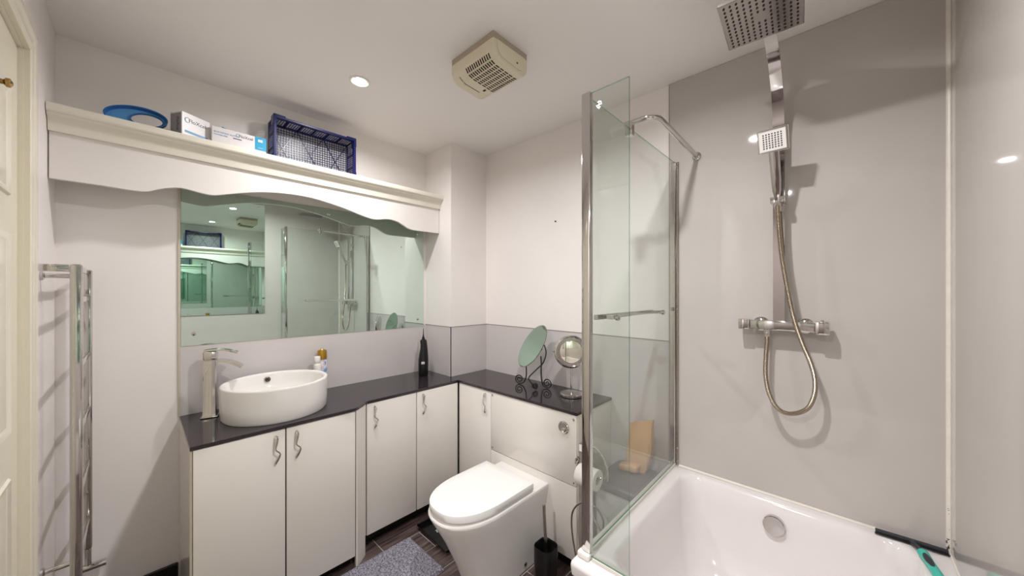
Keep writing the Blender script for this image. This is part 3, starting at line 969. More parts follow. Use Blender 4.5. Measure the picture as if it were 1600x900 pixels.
def pane(name, x0, x1, y0, y1, z0, z1):
    g = B().box(x0, x1, y0, y1, z0, z1)
    thin_x = (x1 - x0) < (y1 - y0)
    for f in g.bm.faces:
        nrm = f.normal
        f.material_index = 0 if (abs(nrm.x) > 0.9 if thin_x else abs(nrm.y) > 0.9) else 1
    return g.build(name, ['glass', 'glass_edge'], scr, smooth=0)


pane('glass_panel', SX - 0.003, SX + 0.003, 1.018, 1.832, RZ + 0.014, ST)
pane('return_panel', -0.598, -0.463, 1.000, 1.006, RZ + 0.012, ST)
B().box(SX - 0.006, SX + 0.006, 1.03, 1.83, RZ + 0.0005, RZ + 0.0135).build('bottom_seal', 'seal', scr, smooth=0)
B().box(-0.586, -0.466, 0.997, 1.009, RZ + 0.0005, RZ + 0.0115).build('bottom_seal', 'seal', scr, smooth=0)
wch = B()
wch.box(SX - 0.019, SX + 0.005, 1.822, 1.8435, RZ + 0.001, ST + 0.004, 0.002, 1)
wch.build('wall_channel', 'chrome', scr, smooth=40)
w2 = B()
w2.box(SX + 0.005, SX + 0.018, 1.836, 1.8435, RZ + 0.001, ST + 0.002, 0.002, 1)
w2.build('wall_profile', 'chrome_dull', scr, smooth=40)
for z in (0.66, 1.35, 2.04):
    B().lathe([(0.004, 0), (0.004, 0.002), (0.001, 0.003)], (SX + 0.0115, 1.836, z), (0, -1, 0), 10).build('channel_screw', 'chrome', scr)
B().box(-0.625, -0.592, 0.996, 1.016, RZ + 0.020, ST + 0.006, 0.004, 2).build('corner_post', 'chrome', scr, smooth=40)
B().box(-0.634, -0.592, 0.984, 1.022, RZ + 0.0008, RZ + 0.0198, 0.004, 2).build('post_foot', 'white', scr, smooth=40)
# etched mark in the top corner of the return panel
em = B()
for (a, b, c_, d_) in ((0.0, 0.012, 0.02, 0.0022), (0.009, 0.0, 0.0022, 0.026), (0.004, 0.022, 0.012, 0.002), (0.004, 0.004, 0.012, 0.002), (0.003, 0.006, 0.002, 0.008), (0.016, 0.014, 0.002, 0.008)):
    em.box(-0.572 + a, -0.572 + a + c_, 0.9990, 0.9998, 2.018 + b, 2.018 + b + d_)
em.build('etched_mark', 'white', scr, smooth=0)
# towel rail outside the fixed pane
rail = B().box(-0.678, -0.660, 1.165, 1.690, 1.333, 1.352, 0.002, 1).build('towel_rail', 'chrome', scr, smooth=40)
for y in (1.207, 1.655):
    B().box(-0.660, SX - 0.0031, y - 0.008, y + 0.008, 1.335, 1.350, 0.001, 1).build('rail_peg', 'chrome', rail, smooth=40)
    B().lathe([(0.011, 0), (0.011, 0.010), (0.009, 0.012), (0.001, 0.0125)], (SX + 0.0031, y, 1.3425), (1, 0, 0), 20).build('rail_knob', 'chrome', rail)
# support arm
AZ = ST + 0.020
ap = [(-0.630, 1.325, AZ)] + [(-0.560, 1.325, AZ)]
for k in range(1, 9):
    a = -PI / 2 + (PI / 2) * k / 8
    ap.append((-0.560 + 0.05 * math.cos(a), 1.375 + 0.05 * math.sin(a), AZ))
ap += [(-0.510, 1.6, AZ - 0.005), (-0.510, 1.842, AZ - 0.012)]
arm = B().tube(ap, 0.0110, 14).build('support_arm', 'chrome', scr)
B().box(SX - 0.014, SX + 0.014, 1.312, 1.338, ST - 0.030, AZ + 0.004, 0.002, 1).build('clamp', 'chrome', arm, smooth=40)
B().lathe([(0.019, 0), (0.019, 0.008), (0.013, 0.014), (0.010, 0.015)], (-0.510, 1.8435, AZ - 0.012), (0, -1, 0), 24).build('wall_flange', 'chrome', arm)

# ------------------------------------------------------------------ shower set
RX = -0.1885
shw = thing('shower_set', 'chrome thermostatic shower with square rain head, handset and looping hose', 'shower', (RX, 1.8, 1.3))
YW = YB - 0.006
BZc = 1.300
B().box(-0.285, -0.078, 1.772, 1.806, BZc - 0.019, BZc + 0.019, 0.0025, 2).build('mixer_bar', 'chrome', shw, smooth=40)
B().box(-0.327, -0.287, 1.768, 1.810, BZc - 0.021, BZc + 0.021, 0.003, 2).build('flow_knob', 'chrome', shw, smooth=40)
kn = B().box(-0.0765, -0.034, 1.766, 1.812, BZc - 0.026, BZc + 0.024, 0.003, 2).build('temperature_knob', 'chrome', shw, smooth=40)
B().cyl((-0.055, 1.780, BZc + 0.0235), (-0.055, 1.780, BZc + 0.029), 0.004, n=12).build('safety_button', 'chrome_dull', kn)
for x in (-0.255, -0.108):
    q = B().lathe([(0.030, 0), (0.030, 0.004), (0.022, 0.012), (0.012, 0.014), (0.012, 0.045)], (x, YW, BZc), (0, -1, 0), 28)
    q.build('wall_rose', 'chrome', shw)
# riser: flat strap rising then arching forward
rp = [(RX, 1.79, BZc + 0.019), (RX, 1.79, 1.6), (RX, 1.79, 2.0)]
for k in range(1, 13):
    a = (PI / 2) * k / 12
    rp.append((RX, 1.79 - 0.30 * (1 - math.cos(a)), 2.06 + 0.305 * math.sin(a)))
rp += [(RX, 1.46, 2.365), (RX, 1.36, 2.365)]
B().ribbon(rp, (1, 0, 0), 0.038, 0.016).build('riser_strap', 'chrome', shw, smooth=25)
B().box(RX - 0.013, RX + 0.013, 1.795, YW, 2.0, 2.03, 0.002, 1).build('riser_bracket', 'chrome', shw, smooth=40)
B().cyl((RX, 1.368, 2.357), (RX, 1.368, 2.334), 0.016, n=20).build('head_joint', 'chrome', shw)
hz = 2.325
ya_ = math.radians(4)
hu, hv = Vector((math.cos(ya_), math.sin(ya_), 0)), Vector((-math.sin(ya_), math.cos(ya_), 0))
hcn = Vector((RX, 1.368, hz))
hd = B().obox(hcn + Vector((0, 0, 0.002)), hu, hv, (0, 0, 1), 0.212, 0.250, 0.012, 0.002, 1).build('rain_head', 'chrome_dull', shw, smooth=40)
nz = B()
for i in range(12):
    for j in range(12):
        if i in (5, 6) and j in (5, 6):
            continue
        nz.lathe([(0.0036, 0), (0.0028, 0.0028), (0.001, 0.003)], hcn + hu * (-0.090 + 0.180 * i / 11) + hv * (-0.108 + 0.216 * j / 11) + Vector((0, 0, -0.0038)), (0, 0, -1), 6)
nz.build('nozzles', 'slot', hd, smooth=0, kind='stuff')
# slider and handset
sz_ = 1.805
sl = B().box(RX - 0.024, RX + 0.024, 1.742, 1.806, sz_ - 0.013, sz_ + 0.013, 0.003, 2).build('slider', 'chrome', shw, smooth=40)
hs0 = Vector((RX + 0.000, 1.752, sz_ - 0.012))
hs1 = Vector((RX - 0.004, 1.650, 2.035))
hdir = (hs1 - hs0).normalized()
hn = Vector((-0.06, -1, 0))
hn = (hn - hdir * hn.dot(hdir)).normalized()
hw_ = hdir.cross(hn).normalized()
hs = B()
rs = []
for (t, w, d_) in ((0.0, 0.010, 0.010), (0.02, 0.012, 0.012), (0.05, 0.018, 0.014), (0.10, 0.021, 0.013), (0.17, 0.022, 0.012), (0.215, 0.022, 0.012)):
    c = hs0 + hdir * t
    rs.append([c + hw_ * (a * w / 2 * 1.5) + hn * (b * d_ / 2 * 1.4) for a, b in rounded([(1, -1, 0), (1, 1, 0), (-1, 1, 0), (-1, -1, 0)], 0.3, 3)])
hs.loft(rs)
hso = hs.build('handset', 'chrome', shw, smooth=40)
hc = hs0 + hdir * 0.243 + hn * 0.008
B().obox(hc, hw_, hdir, hn, 0.090, 0.080, 0.014, 0.003, 2).build('handset_head', 'chrome', hso, smooth=40)
B().obox(hc + hn * 0.0072, hw_, hdir, hn, 0.082, 0.072, 0.002, 0.0008, 1).build('spray_face', 'white', hso, smooth=40)
nz = B()
for i in range(7):
    for j in range(7):
        nz.obox(hc + hn * 0.0084 + hw_ * ((i - 3) * 0.0092) + hdir * ((j - 3) * 0.0082), hw_, hdir, hn, 0.0042, 0.0042, 0.002)
nz.build('nozzles', 'slot', hso, smooth=0, kind='stuff')
# hose
hp = [(RX, 1.752, 1.788), (RX + 0.001, 1.752, 1.74), (-0.178, 1.755, 1.60), (-0.158, 1.757, 1.45), (-0.137, 1.757, 1.327), (-0.112, 1.757, 1.235), (-0.088, 1.757, 1.165), (-0.0755, 1.757, 1.10), (-0.079, 1.757, 1.04), (-0.100, 1.757, 0.987),
      (-0.148, 1.758, 0.957), (-0.190, 1.762, 0.968), (-0.218, 1.768, 1.02), (-0.231, 1.775, 1.09), (-0.231, 1.783, 1.17), (-0.228, 1.789, 1.235), (-0.228, 1.789, 1.262)]
hpc = catmull(hp, 22)
# resample evenly for corrugation
L = [0]
for a, b in zip(hpc, hpc[1:]):
    L.append(L[-1] + (b - a).length)
tot = L[-1]
NS = int(tot / 0.0021)
rsam = []
k = 0
for i in range(NS + 1):
    s = tot * i / NS
    while k < len(L) - 2 and L[k + 1] < s:
        k += 1
    f_ = (s - L[k]) / max(1e-9, L[k + 1] - L[k])
    rsam.append(hpc[k].lerp(hpc[k + 1], f_))
B().tube(rsam, [0.0090 if i % 2 else 0.0076 for i in range(NS + 1)], 10).build('hose', 'hose', shw, smooth=60)
B().lathe([(0.009, 0), (0.0115, 0.003), (0.0115, 0.016), (0.013, 0.018), (0.013, 0.030)], (-0.228, 1.789, BZc - 0.0485), (0, 0, 1), 20).build('hose_nut', 'chrome', shw)
B().lathe([(0.0085, -0.034), (0.011, -0.028), (0.011, 0.006), (0.009, 0.012)], hs0, hdir, 20).build('hose_nut', 'chrome', shw)

# ------------------------------------------------------------------ squeegee on the bath rim
sq = thing('squeegee', 'teal and black squeegee lying on the bath corner', 'squeegee', (0.17, 1.80, RZ))
B().obox((0.170, 1.8225, RZ + 0.010), (1, 0.05, 0), (-0.05, 1, 0), (0, 0, 1), 0.168, 0.016, 0.012, 0.003, 2).build('blade_holder', 'charcoal', sq, smooth=40)
B().obox((0.170, 1.8125, RZ + 0.006), (1, 0.05, 0), (-0.05, 1, -0.25), (0, 0.25, 1), 0.172, 0.012, 0.003).build('rubber_blade', 'black', sq, smooth=0)
nk = catmull([(0.172, 1.815, RZ + 0.012), (0.176, 1.795, RZ + 0.016), (0.184, 1.775, RZ + 0.017), (0.190, 1.755, RZ + 0.016)], 5)
B().tube(nk, [0.008 - 0.001 * math.sin(PI * i / (len(nk) - 1)) for i in range(len(nk))], 12).build('neck', 'charcoal', sq)
gp = catmull([(0.1895, 1.758, RZ + 0.016), (0.193, 1.74, RZ + 0.0165), (0.200, 1.70, RZ + 0.0165), (0.209, 1.65, RZ + 0.0155), (0.214, 1.60, RZ + 0.0145)], 6)
gr = [0.0085, 0.0105, 0.0125, 0.0135, 0.0138, 0.0138, 0.0136, 0.0132, 0.0128, 0.0125, 0.0122, 0.0120, 0.0120, 0.0120, 0.0120, 0.0120, 0.0122, 0.0124, 0.0126, 0.0128, 0.0128, 0.0124, 0.0115, 0.0095, 0.006]
B().tube(gp, gr, 16).build('grip', 'teal', sq)
ins = [p + Vector((-0.0015, 0, 0.0055)) for p in gp[5:22]]
B().tube(ins, [0.004 + 0.0052 * math.sin(PI * min(1, (i + 0.5) / 14)) for i in range(len(ins))], 12).build('grip_inlay', 'charcoal', sq)

# ------------------------------------------------------------------ extractor fan on the ceiling
fan = thing('extractor_fan', 'boxy aged cream extractor fan with slotted grille on the ceiling', 'fan', (-1.165, 1.08, ZC))
B().box(-1.308, -1.020, 0.974, 1.196, ZC - 0.030, ZC, 0.002, 1).build('plinth', 'fanbase', fan, smooth=40)
fp = [(0.972, -0.030), (0.972, -0.066), (0.976, -0.078), (0.986, -0.092), (1.002, -0.104), (1.022, -0.110), (1.148, -0.116), (1.168, -0.112), (1.184, -0.100), (1.194, -0.084), (1.198, -0.070), (1.198, -0.030)]
mid = [(1.085, -0.07)]


def fring(x, k):
    return [(x, 1.085 + (y - 1.085) * k, ZC - 0.030 + (z + 0.030) * k) for y, z in fp]


B().loft([fring(-1.310, 0.955), fring(-1.306, 0.99), fring(-1.302, 1.0), fring(-1.026, 1.0), fring(-1.022, 0.99), fring(-1.018, 0.955)]).build('body', 'fan', fan, smooth=25)
B().prism([(1.085 + (y - 1.085) * 0.80, ZC - 0.034 + (z + 0.034) * 0.80) for y, z in fp], -1.0178, -1.0145, 'x').build('end_cover', 'fan', fan, smooth=25)
B().lathe([(0.004, 0), (0.004, 0.002), (0.001, 0.0025)], (-1.0145, 1.12, ZC - 0.075), (1, 0, 0), 12).build('cover_screw', 'slot', fan)


def fan_pt(s):
    """point and outward normal on the underside at arc length s from the near top edge"""
    P_ = [Vector((y, z)) for y, z in fp[1:]]
    acc = 0
    for a, b in zip(P_, P_[1:]):
        d = (b - a).length
        if acc + d >= s:
            t = (s - acc) / d
            tg = (b - a).normalized()
            return a.lerp(b, t), Vector((tg.y, -tg.x)), tg
        acc += d
    return P_[-1], Vector((1, 0)), Vector((0, 1))


gs = B()
for row in range(7):
    s0 = 0.016 + row * 0.0285
    for kx in range(12):
        x = -1.205 + 0.150 * kx / 11
        p, nn, tg = fan_pt(s0 + 0.010)
        if nn.y > 0:
            nn = -nn
        gs.obox((x, p.x + nn.x * 0.0002, ZC + p.y + nn.y * 0.0002), (1, 0, 0), (0, tg.x, tg.y), (0, nn.x, nn.y), 0.0064, 0.021, 0.0016)
gs.build('grille_slots', 'slot', fan, smooth=0, kind='stuff')
sl_ = B()
for (sa, sb, xa) in ((0.030, 0.055, -1.262), (0.060, 0.160, -1.262)):
    for k in range(6):
        p, nn, tg = fan_pt(sa + (sb - sa) * (k + 0.5) / 6)
        if nn.y > 0:
            nn = -nn
        sl_.obox((xa, p.x + nn.x * 0.0002, ZC + p.y + nn.y * 0.0002), (1, 0, 0), (0, tg.x, tg.y), (0, nn.x, nn.y), 0.0028, (sb - sa) / 6 + 0.001, 0.0012)
sl_.build('cover_seam', 'slot', fan, smooth=0)
lg = B()
for r_ in range(3):
    for (a, b) in ((0.0, 0.008), (0.010, 0.016)):
        lg.box(-1.238 + a, -1.238 + b, 1.112 + r_ * 0.004, 1.1145 + r_ * 0.004, ZC - 0.1164 , ZC - 0.1138)
lg.build('maker_mark', 'slot', fan, smooth=0)

for o_ in fan.children:
    o_.data.transform(Matrix.Translation(Vector((-1.018, 0.974, ZC)) - fan.location) @ Matrix.Diagonal((0.95, 0.93, 0.96, 1)) @ Matrix.Translation(fan.location - Vector((-1.018, 0.974, ZC))))

# ------------------------------------------------------------------ downlights (each with its own lamp)
DL = ['recessed white downlight in the ceiling above the wash basin', 'recessed white downlight above the bath, seen only as a reflection', 'recessed white downlight behind the viewpoint, seen only as a reflection']
for (x, y), lb_, w_ in zip(LAMPS, DL, LAMP_W):
    t = thing('downlight', lb_, 'light', (x, y, ZC))
    B().lathe([(0.034, -0.0005), (0.048, -0.0005), (0.047, -0.004), (0.040, -0.006), (0.035, -0.004)], (x, y, ZC), n=40).build('bezel', 'white', t)
    B().lathe([(0.0005, -0.0025), (0.0345, -0.0025), (0.0345, -0.0035), (0.02, -0.007), (0.0005, -0.009)], (x, y, ZC), n=32).build('lamp_lens', 'lamp', t)
    ld = bpy.data.lights.new('downlight_lamp', 'AREA')
    ld.shape = 'DISK'
    ld.size = 0.064
    ld.spread = math.radians(163)
    ld.energy = w_
    ld.color = (0.985, 0.985, 1.0)
    lo = bpy.data.objects.new('downlight_lamp', ld)
    C.objects.link(lo)
    lo.location = (0, 0, -0.0095)
    lo.parent = t

# ------------------------------------------------------------------ towel radiator on the left
rad = thing('towel_radiator', 'chrome ladder towel radiator on the wall beside the door', 'radiator', (-2.1, -0.17, 0.35))
RY = -0.146
xn_, xf_ = -1.912, -2.285
B().box(xn_ - 0.016, xn_ + 0.010, RY - 0.016, RY + 0.012, 0.30, 1.532, 0.006, 3).build('upright', 'chrome', rad, smooth=40)
B().box(xf_ - 0.010, xf_ + 0.010, RY - 0.012, RY + 0.012, 0.37, 1.528, 0.006, 3).build('upright', 'chrome', rad, smooth=40)
B().box(xn_ - 0.014, xn_ + 0.008, YF + 0.0005, RY - 0.014, 1.506, 1.530, 0.004, 2).build('wall_arm', 'chrome', rad, smooth=40)
for z in (1.518, 1.41, 1.18, 0.955, 0.73, 0.50):
    B().obox(((xn_ + xf_) / 2, RY + 0.001, z), (1, 0, 0), (0, 1, 0), (0, 0, 1), abs(xn_ - xf_) - 0.018, 0.012, 0.022, 0.004, 2).build('rung', 'chrome', rad, smooth=40)
for (x, z) in ((-2.02, 1.494), (-2.02, 0.462)):
    q = B().cyl((x, YF + 0.0005, z), (x, RY - 0.006, z), 0.008, n=14)
    q.lathe([(0.016, 0), (0.016, 0.006), (0.009, 0.010)], (x, YF + 0.0005, z), (0, 1, 0), 18)
    q.build('wall_bracket', 'chrome', rad)
q = B().cyl((xf_, RY, 0.37), (xf_, RY, 0.30), 0.010, n=14)
q.cyl((xf_, RY - 0.02, 0.29), (xf_, RY + 0.05, 0.29), 0.014, n=16)
q.build('valve', 'chrome', rad)

# ------------------------------------------------------------------ things on the high shelf
# navy crate on its side, open to the room
cr = thing('plastic_crate', 'navy blue mesh crate lying on its side on the high shelf', 'crate', (-2.25, 0.71, SZ))
cx0, cx1, cy0, cy1, cz0, cz1 = -2.332, -2.195, 0.492, 0.918, SZ + 0.001, 2.376
bg = B()
for i in range(31):
    y = cy0 + 0.008 + (cy1 - cy0 - 0.016) * i / 30
    bg.box(cx0, cx0 + 0.003, y - 0.0013, y + 0.0013, cz0, cz1)
for j in range(18):
    z = cz0 + 0.006 + (cz1 - cz0 - 0.012) * j / 17
    bg.box(cx0, cx0 + 0.003, cy0, cy1, z - 0.0013, z + 0.0013)
for k in range(3):
    ya = cy0 + (cy1 - cy0) * k / 3
    yb = cy0 + (cy1 - cy0) * (k + 1) / 3
    for (p, q_) in (((ya, cz0), (yb, cz1)), ((ya, cz1), (yb, cz0))):
        a, b = Vector((cx0 + 0.0015, p[0], p[1])), Vector((cx0 + 0.0015, q_[0], q_[1]))
        bg.obox((a + b) / 2, (b - a), (1, 0, 0), (b - a).cross(Vector((1, 0, 0))), (b - a).length * 0.97, 0.004, 0.003)
bg.build('base_grid', 'crate', cr, smooth=0, kind='stuff')


def crate_side(axis, pos, t, a0, a1):
    """side wall of the crate with windows of lattice; axis y or z; spans depth cx0..cx1"""
    q = B()

    def bx(xa, xb, aa, ab):
        if axis == 'z':
            q.box(xa, xb, aa, ab, pos, pos + t)
        else:
            q.box(xa, xb, pos, pos + t, aa, ab)
    bx(cx0, cx0 + 0.018, a0, a1)
    bx(cx1 - 0.042, cx1, a0, a1)
    nW = max(2, round((a1 - a0) / 0.072))
    for k in range(nW + 1):
        c = a0 + (a1 - a0) * k / nW
        bx(cx0 + 0.01, cx1 - 0.03, max(a0, c - 0.006), min(a1, c + 0.006))
    nb = max(6, int((a1 - a0) / 0.012))
    for k in range(nb):
        c = a0 + (a1 - a0) * (k + 0.5) / nb
        bx(cx0 + 0.01, cx1 - 0.03, c - 0.0012, c + 0.0012)
    for k in range(5):
        x = cx0 + 0.024 + 0.014 * k
        bx(x - 0.0012, x + 0.0012, a0, a1)
    q.build('side_wall', 'crate', cr, smooth=0)


crate_side('z', cz1 - 0.003, 0.003, cy0, cy1)
crate_side('z', cz0, 0.003, cy0, cy1)
crate_side('y', cy0, 0.003, cz0, cz1)
crate_side('y', cy1 - 0.003, 0.003, cz0, cz1)
q = B()
q.box(cx1 - 0.010, cx1 + 0.002, cy0 - 0.003, cy1 + 0.003, cz1 - 0.010, cz1 + 0.002, 0.002, 1)
q.box(cx1 - 0.010, cx1 + 0.002, cy0 - 0.003, cy1 + 0.003, cz0, cz0 + 0.010, 0.002, 1)
q.box(cx1 - 0.010, cx1 + 0.002, cy0 - 0.003, cy0 + 0.010, cz0 + 0.008, cz1 - 0.008, 0.002, 1)
q.box(cx1 - 0.010, cx1 + 0.002, cy1 - 0.010, cy1 + 0.003, cz0 + 0.008, cz1 - 0.008, 0.002, 1)
q.build('rim', 'crate', cr, smooth=40)
for (ya, yb) in ((cy0 - 0.005, cy0 + 0.052), (cy1 - 0.052, cy1 + 0.005)):
    for (za, zb_) in ((cz1 - 0.046, cz1 + 0.009), (cz0, cz0 + 0.046)):
        q = B()
        q.box(cx1 - 0.05, cx1 + 0.004, ya, yb, zb_ - 0.011 if za > 2.2 else za, zb_ if za > 2.2 else za + 0.011, 0.003, 1)
        if ya < 0.6:
            q.box(cx1 - 0.05, cx1 + 0.004, ya, ya + 0.011, za, zb_, 0.003, 1)
        else:
            q.box(cx1 - 0.05, cx1 + 0.004, yb - 0.011, yb, za, zb_, 0.003, 1)
        q.build('corner_block', 'crate', cr, smooth=40)

# two glove boxes
GX = thing('glove_box', 'white glove box with blue logo, turned at an angle beside the blue visor', 'box', (-2.2, 0.16, SZ))
c0 = Vector((-2.150, 0.131, SZ + 0.001))
f1 = Vector((-0.50, 0.866, 0)).normalized()      # along the front face
f2 = Vector((-0.866, -0.50, 0)).normalized()     # depth (left end)
fh = 0.112
ctr = c0 + f1 * 0.0585 + f2 * 0.034 + Vector((0, 0, fh / 2))
B().obox(ctr, f1, f2, (0, 0, 1), 0.117, 0.068, fh, 0.0015, 1).build('carton', 'card', GX, smooth=0)
nrm = -f2
text('FloXcel', 0.024, c0 + f1 * 0.026 + nrm * 0.0003 + Vector((0, 0, 0.074)), f1, (0, 0, 1), 'inkdark', GX)
ring = [c0 + f1 * (0.022 + 0.010 * math.cos(a)) + Vector((0, 0, 0.082 + 0.011 * math.sin(a))) + nrm * 0.0006 for a in [PI * 0.25 + 1.5 * PI * k / 24 for k in range(25)]]
B().tube(ring, [0.0004 + 0.0013 * math.sin(PI * k / 24) for k in range(25)], 6).build('logo_swirl', 'inkblue', GX)
B().obox(c0 + f2 * 0.036 - f1 * 0.0004 + Vector((0, 0, 0.056)), f2, (0, 0, 1), f1, 0.060, 0.104, 0.0008).build('side_print', 'cardgrey', GX, smooth=0)
text('FloXcel', 0.020, c0 + f2 * 0.030 - f1 * 0.0012 + Vector((0, 0, 0.090)), (0, 0, -1), f2 * -1 if False else Vector((-f2.x, -f2.y, 0)), 'inkdark', GX)
B().obox(c0 + f1 * 0.0585 + nrm * 0.0004 + Vector((0, 0, 0.030)), f1, (0, 0, 1), nrm, 0.095, 0.010, 0.0006).build('print_band', 'inkblue', GX, smooth=0)

GB = thing('glove_box', 'long white and blue nitrile glove box beside the navy crate', 'box', (-2.22, 0.345, SZ))
gx = -2.178
B().box(gx - 0.120, gx, 0.236, 0.452, SZ + 0.001, SZ + 0.096, 0.0015, 1).build('carton', 'card', GB, smooth=0)
B().box(gx - 0.118, gx + 0.0006, 0.404, 0.4523, SZ + 0.030, SZ + 0.0964).build('blue_end', 'blueprint', GB, smooth=0)
B().loft([[(gx - 0.03, 0.275, SZ + 0.0962), (gx - 0.03, 0.322, SZ + 0.0962), (gx - 0.028, 0.277, SZ + 0.112)],
          [(gx - 0.031, 0.275, SZ + 0.0962), (gx - 0.031, 0.322, SZ + 0.0962), (gx - 0.029, 0.277, SZ + 0.112)]]).build('lid_flap', 'blueprint', GB, smooth=0)
text('FloXcel', 0.019, (gx + 0.0004, 0.338, SZ + 0.070), (0, 1, 0), (0, 0, 1), 'inkdark', GB)
ring = [(gx + 0.0006, 0.336 + 0.008 * math.cos(a), SZ + 0.077 + 0.009 * math.sin(a)) for a in [PI * 0.25 + 1.5 * PI * k / 24 for k in range(25)]]
B().tube(ring, [0.0003 + 0.0010 * math.sin(PI * k / 24) for k in range(25)], 6).build('logo_swirl', 'inkblue', GB)
text('BLUE NITRILE GLOVES', 0.0095, (gx + 0.0004, 0.243, SZ + 0.068), (0, 1, 0), (0, 0, 1), 'inkblue', GB)
text('POWDER FREE', 0.008, (gx + 0.0004, 0.243, SZ + 0.056), (0, 1, 0), (0, 0, 1), 'inkblue', GB)
B().box(gx + 0.0001, gx + 0.0006, 0.316, 0.350, SZ + 0.057, SZ + 0.061).build('print_bar', 'inkdark', GB, smooth=0)
B().box(gx + 0.0007, gx + 0.0011, 0.417, 0.436, SZ + 0.072, SZ + 0.084).build('white_patch', 'white', GB, smooth=0)
text('50', 0.010, (gx + 0.0012, 0.420, SZ + 0.0745), (0, 1, 0), (0, 0, 1), 'inkblue', GB, depth=0.0001)
text('100 PCS', 0.006, (gx + 0.0008, 0.417, SZ + 0.040), (0, 1, 0), (0, 0, 1), 'white', GB, depth=0.0001)

# blue foam visor ring leaning on the wall
vi = thing('visor_ring', 'blue foam visor ring leaning against the wall at the left end of shelf', 'visor', (-2.22, 0.0, SZ))
vc = Vector((-2.232, -0.006, SZ + 0.054))
va = Vector((0.0, math.cos(0.16), math.sin(0.16)))
vu = Vector((-0.22, 0, 0.975))
vu = (vu - va * vu.dot(va)).normalized()
vn = va.cross(vu)


def vring(rx, ry, off, ox=0.0, oy=0.0, n=56):
    return [vc + va * (ox + rx * math.cos(2 * PI * k / n)) + vu * (oy + ry * math.sin(2 * PI * k / n)) + vn * off for k in range(n)]


B().loft([vring(0.094, 0.047, 0.0), vring(0.097, 0.050, 0.022), vring(0.093, 0.046, 0.022), vring(0.089, 0.043, 0.0)], cap0=False, cap1=False).build('outer_band', 'visor_dark', vi, smooth=50)
pl_ = B()
bm = pl_.bm
A1 = vring(0.091, 0.045, 0.001)
A2 = vring(0.052, 0.032, 0.001, 0.030, -0.003)
for off_m in (0.0, 0.003):
    a_ = [bm.verts.new(p + vn * off_m) for p in A1]
    b_ = [bm.verts.new(p + vn * off_m) for p in A2]
    for k in range(56):
        kk = (k + 1) % 56
        bm.faces.new((a_[k], a_[kk], b_[kk], b_[k]))
pl_.build('brim', 'visor', vi, smooth=50)
B().loft([vring(0.052, 0.032, 0.0, 0.030, -0.003), vring(0.052, 0.032, 0.010, 0.030, -0.003), vring(0.049, 0.029, 0.010, 0.030, -0.003), vring(0.049, 0.029, 0.0, 0.030, -0.003)], cap0=False, cap1=False).build('inner_band', 'visor_dark', vi, smooth=50)

# ------------------------------------------------------------------ between the housing and the bath
bn = thing('storage_bin', 'pale bin with grey lid between cistern housing and bath screen', 'bin', (-0.80, 1.68, 0))
B().loft([[(a, b, 0.001) for a, b in rounded([(-0.675, 1.56, 0), (-0.675, 1.825, 0), (-0.89, 1.825, 0), (-0.89, 1.56, 0)], 0.03, 5)],
          [(a, b, 0.475) for a, b in rounded([(-0.662, 1.545, 0), (-0.662, 1.838, 0), (-0.903, 1.838, 0), (-0.903, 1.545, 0)], 0.03, 5)]]).build('bin_body', 'binbody', bn, smooth=40)
B().loft([[(a, b, z) for a, b in rounded([(-0.658 - k, 1.540 + k, 0), (-0.658 - k, 1.840 - k, 0), (-0.906 + k, 1.840 - k, 0), (-0.906 + k, 1.540 + k, 0)], 0.03, 5)]
          for z, k in ((0.476, 0), (0.500, 0.0), (0.508, 0.006), (0.510, 0.02))]).build('lid', 'binlid', bn, smooth=50)
pb = thing('paper_bag', 'orange-brown paper bag standing on the grey bin lid', 'bag', (-0.77, 1.77, 0.511))
rs = []
random.seed(9)
for (z, w, d_, ox) in ((0.0, 0.052, 0.030, -0.018), (0.04, 0.058, 0.034, -0.010), (0.10, 0.060, 0.034, 0.0), (0.16, 0.060, 0.026, 0.004), (0.22, 0.060, 0.014, 0.006), (0.255, 0.060, 0.006, 0.008)):
    ring = []
    for a, b in rounded([(1, -1, 0), (1, 1, 0), (-1, 1, 0), (-1, -1, 0)], 0.25, 3):
        ring.append((-0.765 + ox + a * w + random.uniform(-0.003, 0.003), 1.785 + b * d_ + random.uniform(-0.003, 0.003), 0.511 + z + (0.022 * a if z > 0.2 else 0)))
    rs.append(ring)
B().loft(rs).build('bag_body', 'orange', pb, smooth=30)
B().obox((-0.80, 1.735, 0.532), (1, 0.1, 0.1), (0, 1, 0), (0, 0, 1), 0.10, 0.05, 0.036, 0.012, 3).build('folded_flap', 'orange', pb, smooth=60)

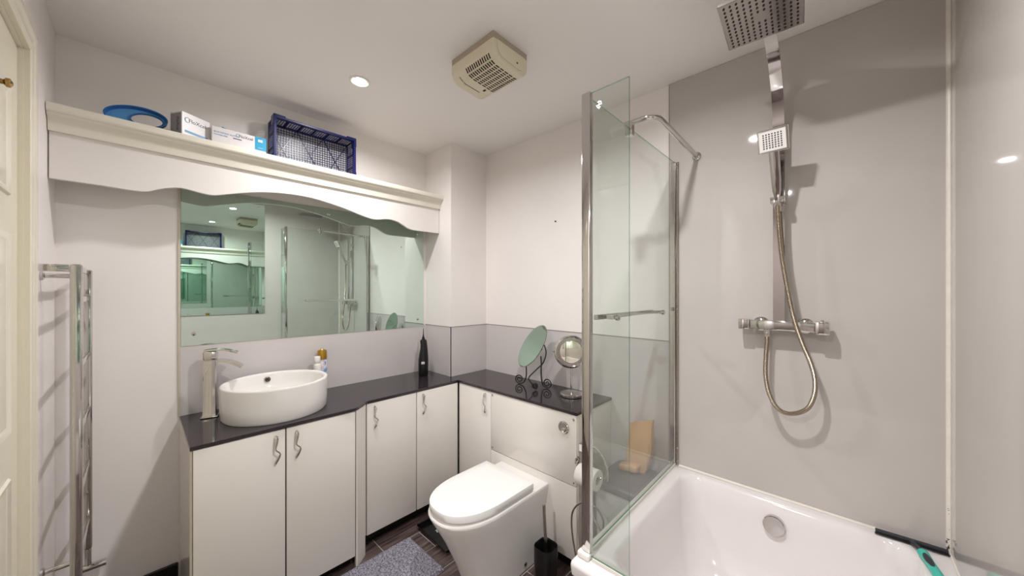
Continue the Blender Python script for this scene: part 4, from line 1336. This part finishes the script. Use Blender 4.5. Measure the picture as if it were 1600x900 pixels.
# toilet roll and holder on the end panel
rh = thing('roll_holder', 'chrome toilet roll holder on the end of the cistern housing', 'holder', (-0.96, 1.50, 0.58))
B().tube([(-0.9605, 1.485, 0.612), (-0.950, 1.485, 0.612), (-0.940, 1.475, 0.612), (-0.936, 1.455, 0.610), (-0.932, 1.445, 0.605), (-0.925, 1.44, 0.588), (-0.915, 1.44, 0.585), (-0.80, 1.44, 0.585)], 0.0045, 10).build('holder_arm', 'chrome', rh)
B().lathe([(0.020, 0), (0.020, 0.006), (0.010, 0.010)], (-0.9605, 1.490, 0.600), (1, 0, 0), 20).build('wall_plate', 'chrome', rh)
tr = thing('toilet_roll', 'white toilet roll on the holder beside the screen post', 'toilet roll', (-0.86, 1.44, 0.58))
q = B()
prf = [(0.019, -0.05), (0.046, -0.05), (0.047, -0.049), (0.047, 0.049), (0.046, 0.05), (0.019, 0.05)]
c = Vector((-0.865, 1.44, 0.571))
n_ = 36
rings = [[c + Vector((h, r * math.cos(2 * PI * k / n_), r * math.sin(2 * PI * k / n_))) for k in range(n_)] for r, h in prf]
rings.append(rings[0])
q.loft(rings, cap0=False, cap1=False)
q.build('paper', 'paper', tr, smooth=40)
q = B()
rings = [[c + Vector((h, r * math.cos(2 * PI * k / n_), r * math.sin(2 * PI * k / n_))) for k in range(n_)] for r, h in ((0.0188, -0.049), (0.0188, 0.049))]
q.loft(rings, cap0=False, cap1=False)
q.build('cardboard_core', 'carcass', tr, smooth=40)

# bidet spray and its hose
bd = thing('bidet_spray', 'chrome bidet hand spray with thin hose hung on housing end', 'spray', (-0.95, 1.52, 0.62))
B().box(-0.9605, -0.935, 1.505, 1.535, 0.640, 0.680, 0.003, 1).build('wall_holder', 'chrome', bd, smooth=40)
hp_ = catmull([(-0.925, 1.52, 0.60), (-0.920, 1.52, 0.655), (-0.895, 1.52, 0.676), (-0.858, 1.52, 0.671), (-0.826, 1.52, 0.633), (-0.812, 1.52, 0.590), (-0.813, 1.52, 0.545)], 6)
B().tube(hp_, [0.0065] * (len(hp_) - 6) + [0.007, 0.009, 0.011, 0.013, 0.0135, 0.013], 14).build('spray_handle', 'chrome', bd)
B().tube(catmull([(-0.915, 1.519, 0.640), (-0.892, 1.518, 0.605), (-0.855, 1.518, 0.575), (-0.830, 1.519, 0.560)], 6), 0.0035, 8).build('trigger', 'chrome', bd)
hh = catmull([(-0.925, 1.52, 0.60), (-0.92, 1.515, 0.50), (-0.88, 1.505, 0.36), (-0.82, 1.48, 0.32), (-0.795, 1.45, 0.40), (-0.83, 1.43, 0.455), (-0.885, 1.42, 0.453), (-0.931, 1.42, 0.403), (-0.945, 1.42, 0.345),
              (-0.938, 1.42, 0.262), (-0.92, 1.42, 0.18), (-0.91, 1.43, 0.06)], 8)
B().tube(hh, 0.0042, 8).build('spray_hose', 'chrome_dull', bd)
